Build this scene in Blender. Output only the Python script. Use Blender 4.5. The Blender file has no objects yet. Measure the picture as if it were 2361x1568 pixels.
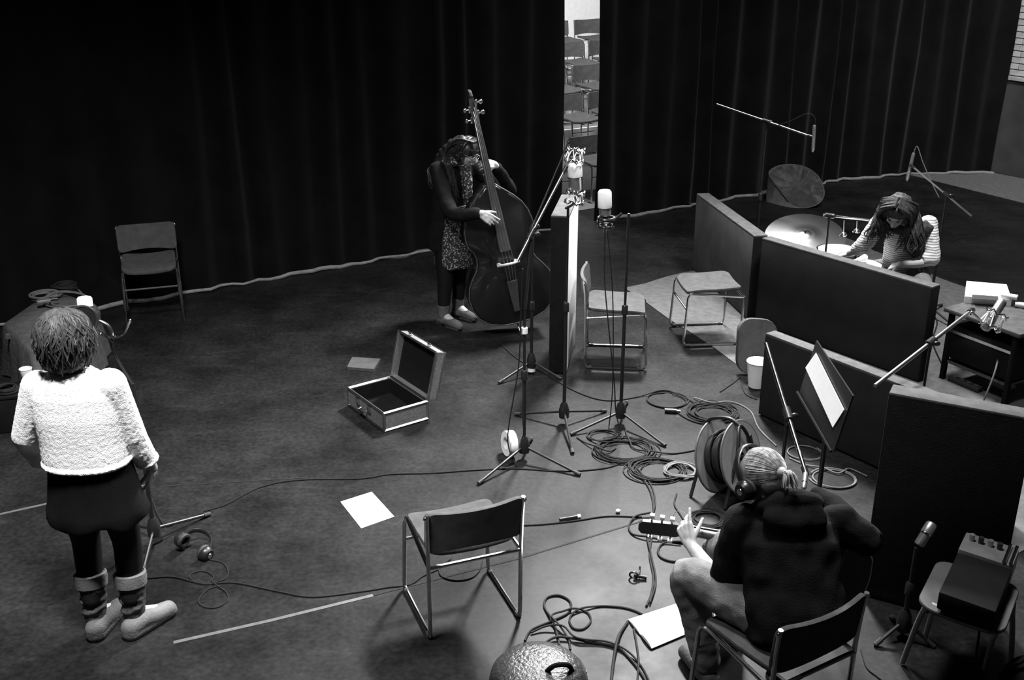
import bpy, bmesh, math, random
from mathutils import Vector, Matrix, noise
random.seed(7)
# ------------------------------------------------------------------ camera, world, lights, exposure
W, H, F, PITCH, CH = 2361, 1568, 2500.0, math.radians(21.6), 3.2
sc = bpy.context.scene
C = sc.collection
cam_d = bpy.data.cameras.new('camera'); cam = bpy.data.objects.new('camera', cam_d); C.objects.link(cam)
cam.location = (0, 0, CH); cam.rotation_euler = (math.radians(90) - PITCH, 0, 0)
cam_d.sensor_fit = 'HORIZONTAL'; cam_d.sensor_width = 36; cam_d.lens = F / W * 36; cam_d.clip_end = 100
sc.camera = cam
world = bpy.data.worlds.new('world'); sc.world = world; world.use_nodes = True
world.node_tree.nodes['Background'].inputs[0].default_value = (1, 1, 1, 1)
world.node_tree.nodes['Background'].inputs[1].default_value = 0.012
vs = sc.view_settings
vs.view_transform = 'Standard'; vs.look = 'None'; vs.gamma = 1; vs.use_curve_mapping = False; vs.exposure = 0.0

def area(name, loc, target, size, power, size_y=None, spread=180):
    d = bpy.data.lights.new(name, 'AREA'); d.energy = power; d.size = size; d.spread = math.radians(spread)
    if size_y: d.shape = 'RECTANGLE'; d.size_y = size_y
    o = bpy.data.objects.new(name, d); C.objects.link(o); o.location = loc
    o.rotation_euler = (Vector(target) - Vector(loc)).to_track_quat('-Z', 'Y').to_euler(); return o
area('stage_lamp_back', (1.5, 10.3, 5.6), (0.5, 5.2, 0), 0.8, 370, spread=75)
area('stage_lamp_top', (0.75, 4.9, 5.8), (0.75, 4.7, 0), 0.9, 85, spread=85)
area('stage_lamp_left', (-1.5, 3.2, 5.6), (-2.2, 5.4, 0.3), 0.7, 145, spread=80)
area('stage_lamp_drums', (2.9, 7.4, 5.6), (3.0, 8.6, 0), 0.7, 190, spread=120)
area('house_lamp', (0.25, 12.4, 5.6), (0.6, 15.2, 0.8), 1.2, 600)
area('side_fill', (5.6, 9.5, 5.6), (6.4, 13.4, 1.2), 0.6, 70, spread=80)  # added unseen light that brightens the right wall and its floor strip

# ------------------------------------------------------------------ pixels to places
cp, sp = math.cos(PITCH), math.sin(PITCH)
FW, UP, RT = Vector((0, cp, -sp)), Vector((0, sp, cp)), Vector((1, 0, 0))
CAM = Vector((0, 0, CH))
def ray(px, py): return FW + RT * ((px - W / 2) / F) - UP * ((py - H / 2) / F)
def G(px, py, z=0.0):
    d = ray(px, py); return CAM + d * ((z - CH) / d.z)
def S(px, py, Y):
    d = ray(px, py); return CAM + d * (Y / d.y)
def onplane(px, py, p0, n):
    d = ray(px, py); return CAM + d * ((p0 - CAM).dot(n) / d.dot(n))
def vec(*a): return Vector(a)

# ------------------------------------------------------------------ materials
M = {}
def mat(name, c, rough=0.6, metal=0.0, var=0.2, vsc=18.0, bump=0.0, bsc=120.0, spec=0.5, sheen=0.0, coat=0.0, kind=None, detail=4.0):
    m = bpy.data.materials.new(name); m.use_nodes = True; nt = m.node_tree; N = nt.nodes; L = nt.links
    b = N['Principled BSDF']
    tc = N.new('ShaderNodeTexCoord'); no = N.new('ShaderNodeTexNoise'); no.inputs['Scale'].default_value = vsc; no.inputs['Detail'].default_value = detail
    L.new(tc.outputs['Object'], no.inputs['Vector'])
    mr = N.new('ShaderNodeMapRange'); mr.inputs['From Min'].default_value = 0.3; mr.inputs['From Max'].default_value = 0.7
    mr.inputs['To Min'].default_value = c * (1 - var); mr.inputs['To Max'].default_value = c * (1 + var)
    L.new(no.outputs['Fac'], mr.inputs['Value'])
    out = mr.outputs['Result']
    if kind == 'stripe':
        w = N.new('ShaderNodeTexWave'); w.bands_direction = 'Z'; w.inputs['Scale'].default_value = 17; w.inputs['Distortion'].default_value = 1.2; w.inputs['Detail'].default_value = 1
        L.new(tc.outputs['Object'], w.inputs['Vector'])
        r2 = N.new('ShaderNodeMapRange'); r2.inputs['From Min'].default_value = .35; r2.inputs['From Max'].default_value = .6; r2.inputs['To Min'].default_value = 0.42; r2.inputs['To Max'].default_value = 1.1
        L.new(w.outputs['Fac'], r2.inputs['Value'])
        mu = N.new('ShaderNodeMath'); mu.operation = 'MULTIPLY'; L.new(out, mu.inputs[0]); L.new(r2.outputs['Result'], mu.inputs[1]); out = mu.outputs[0]
    if kind == 'flower':
        w = N.new('ShaderNodeTexVoronoi'); w.inputs['Scale'].default_value = 60
        L.new(tc.outputs['Object'], w.inputs['Vector'])
        r2 = N.new('ShaderNodeMapRange'); r2.inputs['From Min'].default_value = .2; r2.inputs['From Max'].default_value = .45; r2.inputs['To Min'].default_value = 2.6; r2.inputs['To Max'].default_value = 0.12
        L.new(w.outputs['Distance'], r2.inputs['Value'])
        mu = N.new('ShaderNodeMath'); mu.operation = 'MULTIPLY'; L.new(out, mu.inputs[0]); L.new(r2.outputs['Result'], mu.inputs[1]); out = mu.outputs[0]
    if kind == 'floor':
        n2 = N.new('ShaderNodeTexNoise'); n2.inputs['Scale'].default_value = 2.2; n2.inputs['Detail'].default_value = 9; n2.inputs['Roughness'].default_value = .65
        L.new(tc.outputs['Object'], n2.inputs['Vector'])
        r2 = N.new('ShaderNodeMapRange'); r2.inputs['From Min'].default_value = .3; r2.inputs['From Max'].default_value = .7; r2.inputs['To Min'].default_value = .45; r2.inputs['To Max'].default_value = 1.55
        L.new(n2.outputs['Fac'], r2.inputs['Value'])
        mu = N.new('ShaderNodeMath'); mu.operation = 'MULTIPLY'; L.new(out, mu.inputs[0]); L.new(r2.outputs['Result'], mu.inputs[1]); out = mu.outputs[0]
        # scuffs: stretched noise, lighter and duller
        mp = N.new('ShaderNodeMapping'); mp.inputs['Rotation'].default_value = (0, 0, .9); mp.inputs['Scale'].default_value = (1.0, 4.5, 1)
        L.new(tc.outputs['Object'], mp.inputs['Vector'])
        n3 = N.new('ShaderNodeTexNoise'); n3.inputs['Scale'].default_value = 2.0; n3.inputs['Detail'].default_value = 6; n3.inputs['Distortion'].default_value = 1.0
        L.new(mp.outputs['Vector'], n3.inputs['Vector'])
        r3 = N.new('ShaderNodeMapRange'); r3.inputs['From Min'].default_value = .56; r3.inputs['From Max'].default_value = .74; r3.inputs['To Min'].default_value = 1; r3.inputs['To Max'].default_value = 1.5
        L.new(n3.outputs['Fac'], r3.inputs['Value'])
        mu = N.new('ShaderNodeMath'); mu.operation = 'MULTIPLY'; L.new(out, mu.inputs[0]); L.new(r3.outputs['Result'], mu.inputs[1]); out = mu.outputs[0]
        r4 = N.new('ShaderNodeMapRange'); r4.inputs['From Min'].default_value = .3; r4.inputs['From Max'].default_value = .7; r4.inputs['To Min'].default_value = rough - .07; r4.inputs['To Max'].default_value = rough + .1
        L.new(n2.outputs['Fac'], r4.inputs['Value']); L.new(r4.outputs['Result'], b.inputs['Roughness'])
    if kind == 'hair':
        mp = N.new('ShaderNodeMapping'); mp.inputs['Scale'].default_value = (60, 60, 9)
        L.new(tc.outputs['Object'], mp.inputs['Vector'])
        n3 = N.new('ShaderNodeTexNoise'); n3.inputs['Scale'].default_value = 1.0; n3.inputs['Detail'].default_value = 3
        L.new(mp.outputs['Vector'], n3.inputs['Vector'])
        r3 = N.new('ShaderNodeMapRange'); r3.inputs['From Min'].default_value = .3; r3.inputs['From Max'].default_value = .7; r3.inputs['To Min'].default_value = .45; r3.inputs['To Max'].default_value = 1.6
        L.new(n3.outputs['Fac'], r3.inputs['Value'])
        mu = N.new('ShaderNodeMath'); mu.operation = 'MULTIPLY'; L.new(out, mu.inputs[0]); L.new(r3.outputs['Result'], mu.inputs[1]); out = mu.outputs[0]
    L.new(out, b.inputs['Base Color'])
    if kind != 'floor': b.inputs['Roughness'].default_value = rough
    b.inputs['Metallic'].default_value = metal; b.inputs['Specular IOR Level'].default_value = spec
    b.inputs['Sheen Weight'].default_value = sheen; b.inputs['Coat Weight'].default_value = coat
    if bump:
        n4 = N.new('ShaderNodeTexNoise'); n4.inputs['Scale'].default_value = bsc; n4.inputs['Detail'].default_value = 3
        L.new(tc.outputs['Object'], n4.inputs['Vector'])
        bp = N.new('ShaderNodeBump'); bp.inputs['Strength'].default_value = bump; bp.inputs['Distance'].default_value = .01
        L.new(n4.outputs['Fac'], bp.inputs['Height']); L.new(bp.outputs['Normal'], b.inputs['Normal'])
    M[name] = m; return m
mat('vinyl', .0118, .46, kind='floor', spec=.105, var=.38, vsc=38, detail=6)
mat('tape', .085, .5); mat('pale_floor', .12, .6); mat('mat_rug', .11, .85, bump=.3, bsc=300, spec=.2)
mat('velvet', .0045, .95, var=.35, vsc=3, spec=.08, sheen=.05); mat('hem', .24, .9, bump=.4, bsc=60, spec=.1)
mat('brick', .42, .8, bump=.5, bsc=60, var=.25, vsc=6); mat('mortar', .2, .9, bump=.3); mat('wood_panel', .05, .6, var=.25, vsc=4)
mat('white_wall', .8, .8, var=.05); mat('riser', .62, .7, var=.1); mat('step_floor', .12, .7)
mat('chair_fabric', .085, .85, bump=.4, bsc=400, spec=.2); mat('seat_fabric', .065, .85, bump=.4, bsc=300, spec=.2)
mat('chrome', .75, .16, 1.0, var=.08); mat('steel', .5, .32, 1.0, var=.15); mat('black_metal', .012, .38, .0, spec=.5); mat('black_plastic', .014, .32)
mat('rubber', .02, .7); mat('cable', .012, .75, spec=.2); mat('cable_grey', .11, .6, spec=.3); mat('foam', .009, .95, bump=.5, bsc=200, spec=.15); mat('gobo_lit', .085, .95, bump=.4, bsc=350, spec=.15, vsc=5); mat('gobo_cloth', .02, .95, bump=.4, bsc=350, spec=.15, vsc=5)
mat('gobo_edge', .085, .9, bump=.4, bsc=250, spec=.15); mat('gobo_white', .85, .7, var=.04)
mat('paper', .86, .7, var=.03); mat('paper_grey', .07, .6); mat('aluminium', .62, .3, 1.0, var=.12, vsc=40); mat('case_panel', .34, .38, .7, var=.2, vsc=60); mat('case_lining', .006, .95, spec=.1)
mat('skin', .42, .5, var=.08, vsc=30, bump=.05, bsc=300, spec=.35); mat('dark', .008, .5); mat('white_plastic', .8, .4, var=.03)
mat('fluffy', .86, .95, var=.10, vsc=70, bump=.6, bsc=220, spec=.1, sheen=.3); mat('skirt', .004, .9, bump=.3, bsc=300, spec=.15); mat('tights', .006, .7, spec=.2)
mat('boot_suede', .08, .85, bump=.4, bsc=90, var=.35, vsc=12); mat('boot_dark', .045, .75, bump=.4, bsc=60, var=.4, vsc=14); mat('boot_light', .13, .8, bump=.3, bsc=90)
mat('hair_dark', .034, .55, kind='hair', spec=.3); mat('hair_black', .022, .4, kind='hair'); mat('grey_paint', .26, .4, var=.1); mat('hair_shade', .27, .5, kind='hair', var=.2, vsc=90); mat('hair_strand', .52, .38, kind='hair', var=.2, vsc=90); mat('hair_blond', .36, .40, var=.15, vsc=40)
mat('coat', .007, .9, bump=.3, bsc=200, spec=.15); mat('dress', .16, .8, kind='flower'); mat('hoodie', .0085, .95, bump=.3, bsc=150, spec=.12)
mat('denim', .17, .85, var=.35, vsc=9, bump=.5, bsc=260, spec=.2); mat('stripes', .62, .85, kind='stripe', bump=.4, bsc=120, spec=.2); mat('scarf', .016, .9, bump=.6, bsc=50)
mat('bass_varnish', .006, .3, coat=.25, var=.4, vsc=4); mat('ebony', .05, .4); mat('maple', .55, .5); mat('neck_wood', .05, .35); mat('brass', .75, .25, 1.0); mat('string', .5, .3, 1.0)
mat('cymbal', .75, .26, 1.0, var=.1, vsc=9); mat('drum_head', .82, .55, var=.03); mat('drum_shell', .03, .3, coat=.5)
mat('monitor_cloth', .10, .9, bump=.4, bsc=300, spec=.2); mat('leather', .024, .40, bump=.6, bsc=70, var=.3); mat('cloth_grey', .075, .95, bump=.5, bsc=60, spec=.1)
mat('reel_disc', .20, .45, var=.12); mat('guitar_top', .12, .3, coat=.4); mat('guitar_side', .025, .28, coat=.4); mat('mic_grey', .4, .35, .8); mat('mic_mesh', .55, .45, .6, bump=.8, bsc=500)
mat('wood_seat', .07, .5, var=.25, vsc=5); mat('amp_grey', .10, .55); mat('rack_black', .006, .85, spec=.12); mat('lens', .05, .1)

# ------------------------------------------------------------------ mesh builder
def frame_of(d):
    d = Vector(d).normalized(); a = Vector((0, 0, 1)) if abs(d.z) < .9 else Vector((1, 0, 0))
    x = d.cross(a).normalized(); y = x.cross(d).normalized(); return x, y, d
def spline(pts, sub=6, closed=False):
    P = [Vector(p) for p in pts]; n = len(P); out = []
    if n < 3 and not closed: 
        return [P[0].lerp(P[1], i / sub) for i in range(sub + 1)]
    rng = range(n if closed else n - 1)
    for i in rng:
        if closed: p0, p1, p2, p3 = P[i - 1], P[i], P[(i + 1) % n], P[(i + 2) % n]
        else: p0, p1, p2, p3 = P[max(i - 1, 0)], P[i], P[i + 1], P[min(i + 2, n - 1)]
        for j in range(sub):
            t = j / sub
            out.append(.5 * ((2 * p1) + (p2 - p0) * t + (2 * p0 - 5 * p1 + 4 * p2 - p3) * t * t + (3 * p1 - p0 - 3 * p2 + p3) * t ** 3))
    if not closed: out.append(P[-1])
    return out
FR = {}
class MB:
    def __init__(s): s.v = []; s.f = []
    def add(s, vs_, fs):
        o = len(s.v); s.v += [Vector(p) for p in vs_]; s.f += [tuple(i + o for i in f) for f in fs]; return s
    def rings(s, rr, cap=True, closed=False):
        n = len(rr[0]); vs_ = [p for r in rr for p in r]; fs = []; m = len(rr)
        for i in range(m if closed else m - 1):
            a, b = i * n, ((i + 1) % m) * n
            for j in range(n): k = (j + 1) % n; fs.append((a + j, a + k, b + k, b + j))
        if cap and not closed: fs.append(tuple(range(n - 1, -1, -1))); fs.append(tuple(range((m - 1) * n, m * n)))
        return s.add(vs_, fs)
    def tube(s, pts, r, n=8, closed=False, cap=True):
        P = [Vector(p) for p in pts]; m = len(P); R = r if isinstance(r, (list, tuple)) else [r] * m
        rr = []; x = None
        for i in range(m):
            if closed: t = P[(i + 1) % m] - P[i - 1]
            else: t = P[min(i + 1, m - 1)] - P[max(i - 1, 0)]
            if t.length < 1e-9: t = Vector((0, 0, 1))
            t.normalize()
            if x is None: x = frame_of(t)[0]
            x = x - t * x.dot(t)
            if x.length < 1e-6: x = frame_of(t)[0]
            x.normalize(); y = t.cross(x)
            rr.append([P[i] + (x * math.cos(a) + y * math.sin(a)) * R[i] for a in (2 * math.pi * j / n for j in range(n))])
        return s.rings(rr, cap, closed)
    def cone(s, a, b, r1, r2=None, n=16): return s.tube([a, b], [r1, r1 if r2 is None else r2], n)
    def ball(s, c, r, R=None, nu=14, nv=9):
        c = Vector(c); r = Vector((r, r, r)) if isinstance(r, (int, float)) else Vector(r); R = R or Matrix.Identity(3)
        vs_ = [c + R @ Vector((0, 0, r.z))]; fs = []
        for i in range(1, nv):
            th = math.pi * i / nv
            for j in range(nu):
                ph = 2 * math.pi * j / nu
                vs_.append(c + R @ Vector((r.x * math.sin(th) * math.cos(ph), r.y * math.sin(th) * math.sin(ph), r.z * math.cos(th))))
        vs_.append(c + R @ Vector((0, 0, -r.z)))
        for j in range(nu): k = (j + 1) % nu; fs.append((0, 1 + j, 1 + k))
        for i in range(nv - 2):
            a, b = 1 + i * nu, 1 + (i + 1) * nu
            for j in range(nu): k = (j + 1) % nu; fs.append((a + j, b + j, b + k, a + k))
        a = 1 + (nv - 2) * nu; e = len(vs_) - 1
        for j in range(nu): k = (j + 1) % nu; fs.append((e, a + k, a + j))
        return s.add(vs_, fs)
    def limb(s, pts, radii, n=14, sub=5):
        P = spline(pts, sub); m = len(pts) - 1; R = []
        for i in range(len(P)):
            t = i / (len(P) - 1) * m; k = min(int(t), m - 1); u = t - k; R.append(radii[k] * (1 - u) + radii[k + 1] * u)
        s.tube(P, R, n); s.ball(P[0], radii[0]); s.ball(P[-1], radii[-1]); return s
    def box(s, c, size, R=None, bevel=0.0):
        bm = bmesh.new(); bmesh.ops.create_cube(bm, size=1)
        for v in bm.verts: v.co = Vector((v.co.x * size[0], v.co.y * size[1], v.co.z * size[2]))
        if bevel: bmesh.ops.bevel(bm, geom=bm.edges[:], offset=bevel, segments=2, affect='EDGES', profile=.5)
        R = R or Matrix.Identity(3); c = Vector(c); bm.verts.index_update()
        s.add([c + R @ v.co for v in bm.verts], [[v.index for v in f.verts] for f in bm.faces]); bm.free(); return s
    def lathe(s, prof, o, axis=(0, 0, 1), n=24):
        x, y, d = frame_of(axis); o = Vector(o)
        rr = [[o + d * z + (x * math.cos(2 * math.pi * j / n) + y * math.sin(2 * math.pi * j / n)) * max(r, 1e-4) for j in range(n)] for r, z in prof]
        return s.rings(rr)
    def torus(s, c, axis, R, r, n=32, k=8, ry=None):
        x, y, d = frame_of(axis); c = Vector(c); ry = ry or R
        return s.tube([c + x * R * math.cos(2 * math.pi * j / n) + y * ry * math.sin(2 * math.pi * j / n) for j in range(n)], r, k, closed=True)
    def prism(s, poly, ext):
        P = [Vector(p) for p in poly]; e = Vector(ext); n = len(P)
        return s.add(P + [p + e for p in P], [tuple(range(n - 1, -1, -1)), tuple(range(n, 2 * n))] + [(i, (i + 1) % n, n + (i + 1) % n, n + i) for i in range(n)])
    def pad(s, outline, fn, th, rings=4):
        # outline: 2D points round the centre; fn(x, y) -> (point, normal)
        n = len(outline); rr = []
        def ring(k, side, inset=1.0):
            out = []
            for x, y in outline:
                p, nn = fn(x * k, y * k); out.append(p + nn * (th / 2 * side))
            return out
        ks = [.006] + [i / rings for i in range(1, rings)] + [.985]
        for k in ks: rr.append(ring(k, 1))
        rr.append([fn(x, y)[0] + fn(x, y)[1] * th * .2 for x, y in outline]); rr.append([fn(x, y)[0] - fn(x, y)[1] * th * .2 for x, y in outline])
        for k in reversed(ks): rr.append(ring(k, -1))
        return s.rings(rr)
    def build(s, name, m, parent=None, world=True, smooth=40, flat=False):
        me = bpy.data.meshes.new(name)
        mw = FR.get(parent) if parent is not None else None
        vv = s.v
        if mw is not None and world: inv = mw.inverted(); vv = [inv @ v for v in vv]
        base = None
        if parent is None:
            base = Vector((sum(v.x for v in vv) / len(vv), sum(v.y for v in vv) / len(vv), min(v.z for v in vv))); vv = [v - base for v in vv]
        me.from_pydata([tuple(v) for v in vv], [], s.f); me.update()
        bm = bmesh.new(); bm.from_mesh(me); bmesh.ops.recalc_face_normals(bm, faces=bm.faces); bm.to_mesh(me); bm.free()
        if not flat:
            me.shade_smooth(); me.set_sharp_from_angle(angle=math.radians(smooth))
        me.materials.append(M[m]); o = bpy.data.objects.new(name, me); C.objects.link(o)
        if parent is not None: o.parent = parent; FR[o] = mw if mw is not None else Matrix.Identity(4)
        else: o.location = base; FR[o] = Matrix.Translation(base)
        return o
def blob(name, mb, m, parent, voxel=.008, sm=4, jit=0.0, jsc=60):
    o = mb.build(name, m, parent)
    r = o.modifiers.new('r', 'REMESH'); r.mode = 'VOXEL'; r.voxel_size = voxel; r.use_smooth_shade = True
    if sm: q = o.modifiers.new('s', 'SMOOTH'); q.iterations = sm; q.factor = .5
    dg = bpy.context.evaluated_depsgraph_get(); me = bpy.data.meshes.new_from_object(o.evaluated_get(dg))
    o.modifiers.clear(); old = o.data; o.data = me; bpy.data.meshes.remove(old)
    if jit:
        nv_ = len(me.vertices); co = [0.0] * (nv_ * 3); no_ = [0.0] * (nv_ * 3); me.vertices.foreach_get('co', co); me.vertices.foreach_get('normal', no_)
        for i in range(nv_):
            k = noise.noise(Vector(co[3 * i:3 * i + 3]) * jsc) * jit
            for a in range(3): co[3 * i + a] += no_[3 * i + a] * k
        me.vertices.foreach_set('co', co); me.update()
    me.shade_smooth()
    if not me.materials: me.materials.append(M[m])
    return o
def thing(name, label, cat, loc, rz=0.0, group=None):
    o = bpy.data.objects.new(name, None); C.objects.link(o); o.location = loc; o.rotation_euler = (0, 0, rz); o.empty_display_size = .1
    FR[o] = Matrix.Translation(Vector(loc)) @ Matrix.Rotation(rz, 4, 'Z')
    return tag(o, label, cat, group)
def tag(o, label, cat, group=None):
    o['label'] = label; o['category'] = cat
    if group: o['group'] = group
    return o
def struct(o, label=None):
    o['kind'] = 'structure'
    if label: o['label'] = label
    return o
def dup(root, loc, rz, label, group=None):
    r = root.copy(); C.objects.link(r); r.location = loc; r.rotation_euler = (0, 0, rz); r['label'] = label
    if group: r['group'] = group
    elif 'group' in r: del r['group']
    FR[r] = Matrix.Translation(Vector(loc)) @ Matrix.Rotation(rz, 4, 'Z')
    for ch in list(root.children):
        c = ch.copy(); C.objects.link(c); c.parent = r
        for g in list(ch.children):
            d = g.copy(); C.objects.link(d); d.parent = c
    return r
def rrect(w, h, r, k=5):
    out = []
    for cx, cy, a0 in ((w / 2 - r, h / 2 - r, 0), (-w / 2 + r, h / 2 - r, 90), (-w / 2 + r, -h / 2 + r, 180), (w / 2 - r, -h / 2 + r, 270)):
        for i in range(k + 1):
            a = math.radians(a0 + 90 * i / k); out.append((cx + r * math.cos(a), cy + r * math.sin(a)))
    # extra points on the long sides
    full = []
    for i in range(len(out)):
        a, b = out[i], out[(i + 1) % len(out)]; full.append(a)
        d = math.hypot(a[0] - b[0], a[1] - b[1])
        if d > .08:
            q = int(d / .05)
            for j in range(1, q): full.append((a[0] + (b[0] - a[0]) * j / q, a[1] + (b[1] - a[1]) * j / q))
    return full
E1 = Vector((.852, .524, 0)); E2 = Vector((.524, -.852, 0)); EN = Vector((-.524, .852, 0)); UZ = Vector((0, 0, 1))
# ------------------------------------------------------------------ the setting
def curve_y(x): return 11.06 + .622 * x
mb = MB(); mb.add([(-12, -2, 0), (12, -2, 0), (12, 22, 0), (-12, 22, 0), (-12, -2, -.1), (12, -2, -.1), (12, 22, -.1), (-12, 22, -.1)], [(0, 1, 2, 3), (7, 6, 5, 4), (0, 4, 5, 1), (1, 5, 6, 2), (2, 6, 7, 3), (3, 7, 4, 0)])
floor = mb.build('floor', 'vinyl', flat=True); struct(floor, 'scuffed dark glossy dance floor')
mb = MB().box((0, 8, 7.1), (24, 24, .2)); struct(mb.build('ceiling', 'dark', flat=True), 'black studio ceiling')
def strip(name, pts, w, m, z=.002, label=None):
    P = [Vector(p) for p in pts]; L = []; R = []
    for i, p in enumerate(P):
        t = (P[min(i + 1, len(P) - 1)] - P[max(i - 1, 0)]).normalized(); s = Vector((-t.y, t.x, 0)) * (w / 2)
        L.append(p + s); R.append(p - s)
    b = MB(); n = len(P)
    vs_ = [Vector((q.x, q.y, z)) for q in L + R] + [Vector((q.x, q.y, -.004)) for q in L + R]
    fs = [(i, n + i, n + i + 1, i + 1) for i in range(n - 1)] + [(2 * n + i, 2 * n + i + 1, i + 1, i) for i in range(n - 1)] + [(n + i, 3 * n + i, 3 * n + i + 1, n + i + 1) for i in range(n - 1)]
    b.add(vs_, fs); return struct(b.build(name, m, flat=True), label)
strip('trim_1', [G(*p) for p in ((400, 1482), (620, 1432), (860, 1373))], .022, 'tape', label='pale worn tape seam on the dark floor')
strip('trim_2', [G(*p) for p in ((-200, 1228), (0, 1186), (125, 1158))], .02, 'tape', label='floor seam beside the singer')
strip('trim_3', [G(*p) for p in ((860, 1373), (1200, 1287), (1480, 1202))], .012, 'cable', label='dark seam running across the floor')
strip('trim_4', [G(*p) for p in ((700, 1102), (400, 1120), (300, 1130))], .010, 'cable', label='dark seam in front of the singer')
# pale floor strip past the vinyl, right
mb = MB(); q = [G(*p, .003) for p in ((2090, 401), (2361, 468), (2700, 552), (2700, 470), (2361, 412), (2280, 396))]
mb.prism([p + Vector((0, 0, -.006)) for p in q], (0, 0, .006)); struct(mb.build('trim_5', 'pale_floor', flat=True), 'bare pale floor strip beside the wall')

def curtain(name, label, path, h, seed, hem_label):
    rnd = random.Random(seed); P = [Vector((p[0], p[1], 0)) for p in path]
    # walk the path by arc length
    seg = [(P[i + 1] - P[i]).length for i in range(len(P) - 1)]; tot = sum(seg)
    def at(s):
        for i, l in enumerate(seg):
            if s <= l or i == len(seg) - 1:
                t = (P[i + 1] - P[i]).normalized(); return P[i] + t * min(s, l + 1e-6), t
            s -= l
    cols = []; s = 0; ph = 0
    while s < tot:
        wl = rnd.uniform(.22, .55); amp = rnd.uniform(.035, .085); k = 10
        for j in range(k): cols.append((s + wl * j / k, amp * math.sin(2 * math.pi * j / k) + rnd.uniform(-.004, .004)))
        s += wl
    cols = [c for c in cols if c[0] <= tot]
    root = thing(name, label, 'curtain', at(tot / 2)[0])
    zs = [0.012, .5, 1.6, 3.0, 4.6, h]; rr = []; back = []
    for zi, z in enumerate(zs):
        r_ = []; b_ = []
        for (s, d) in cols:
            p, t = at(s); n = Vector((t.y, -t.x, 0)); off = d * (.65 + .35 * z / h) + .012 * math.sin(s * 9 + z * 1.7)
            q = p + n * off + t * (.02 * math.sin(z * 1.3 + s * 5)); r_.append(Vector((q.x, q.y, z))); b_.append(Vector((q.x - n.x * .006, q.y - n.y * .006, z)))
        rr.append(r_); back.append(b_)
    b = MB(); n = len(cols)
    for src, flip in ((rr, 0), (back, 1)):
        fs = []
        for i in range(len(zs) - 1):
            for j in range(n - 1):
                f = (i * n + j, i * n + j + 1, (i + 1) * n + j + 1, (i + 1) * n + j); fs.append(f[::-1] if flip else f)
        b.add([p for r_ in src for p in r_], fs)
    b.build('drape', 'velvet', root, smooth=80)
    hb = MB(); hp = []
    for (s, d) in cols[::3]:
        p, t = at(s); n_ = Vector((t.y, -t.x, 0)); q = p + n_ * (d * .45 + .05); hp.append(Vector((q.x, q.y, .018 + .006 * math.sin(s * 7))))
    hb.tube(hp, [.016 + .004 * math.sin(i * .37) for i in range(len(hp))], 8); o = hb.build('hem', 'hem', root); o['label'] = hem_label
    return root
xl, xr = .56, .905
curtain('stage_curtain', 'long black velvet curtain hanging behind the double bass player', [(-9, curve_y(-9)), (xl, curve_y(xl))], 6.6, 3, 'pale weighted hem')
e_ = G(2292, 399)
curtain('stage_curtain', 'black velvet curtain hanging behind the drum corner beside the brick wall', [(xr, curve_y(xr)), (4.1, curve_y(4.1) - .02), (5.25, 14.0), (e_.x, e_.y)], 6.6, 5, 'pale weighted hem')

# right wall: dark panelling with pale bricks above a ledge
w0 = G(2284, 397) + E1 * .09; wn = -E1
mb = MB(); a = w0 - E2 * 1.5; b2 = w0 + E2 * 4.0
mb.prism([a, b2, b2 + UZ * 6.8, a + UZ * 6.8], E1 * .2)
wall = mb.build('wall_right', 'mortar', flat=True); struct(wall, 'side wall with pale bricks above dark panelling')
mb = MB(); mb.prism([a - E1 * .05, b2 - E1 * .05, b2 - E1 * .05 + UZ * 1.2, a - E1 * .05 + UZ * 1.2], E1 * .055); mb.build('panelling', 'wood_panel', wall, flat=True)
mb = MB(); mb.prism([a - E1 * .09 + UZ * 1.2, b2 - E1 * .09 + UZ * 1.2, b2 - E1 * .09 + UZ * 1.24, a - E1 * .09 + UZ * 1.24], E1 * .1); mb.build('ledge', 'brick', wall, flat=True)
brick_me = None; rb = random.Random(2)
for r_ in range(20):
    for c_ in range(-3, 6):
        p = w0 + E2 * (c_ * .23 + (.115 if r_ % 2 else 0) + .1) + UZ * (1.285 + r_ * .077) - E1 * (.008 + rb.uniform(0, .006))
        if brick_me is None:
            Rm = Matrix((E2, E1, UZ)).transposed()
            o = MB().box((0, 0, 0), (.218, .03, .066), Rm, .004).build('brick', 'brick', wall, world=False, flat=True); brick_me = o.data
        else:
            o = bpy.data.objects.new('brick', brick_me); C.objects.link(o); o.parent = wall
        o.location = FR[wall].inverted() @ p
# the auditorium behind the gap
gap = Vector((.73, curve_y(.73), 0))
vd = (gap - Vector((0, 0, 0))).normalized()
def aud(Y): return Vector((vd.x / vd.y * Y, Y, 0))
rowY = [12.55, 13.45, 14.35, 15.25, 16.15]; rowZ = [0.0, .37, .60, .81, 1.02]
steps = None
mb = MB()
root_s = MB().prism([aud(13.05) - E1 * 2.2, aud(13.05) + E1 * 2.2, aud(13.05) + E1 * 2.2 + EN * 4.4, aud(13.05) - E1 * 2.2 + EN * 4.4], UZ * rowZ[1]).build('trim_6', 'riser', flat=True)
struct(root_s, 'pale raked platform of the auditorium')
for k in range(2, 5):
    c0 = aud(rowY[k] - .4)
    MB().prism([c0 - E1 * 2.2 + UZ * rowZ[k - 1], c0 + E1 * 2.2 + UZ * rowZ[k - 1], c0 + E1 * 2.2 + EN * (17.4 - rowY[k]) + UZ * rowZ[k - 1], c0 - E1 * 2.2 + EN * (17.4 - rowY[k]) + UZ * rowZ[k - 1]], UZ * (rowZ[k] - rowZ[k - 1])).build('step', 'riser', root_s, flat=True)
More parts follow.
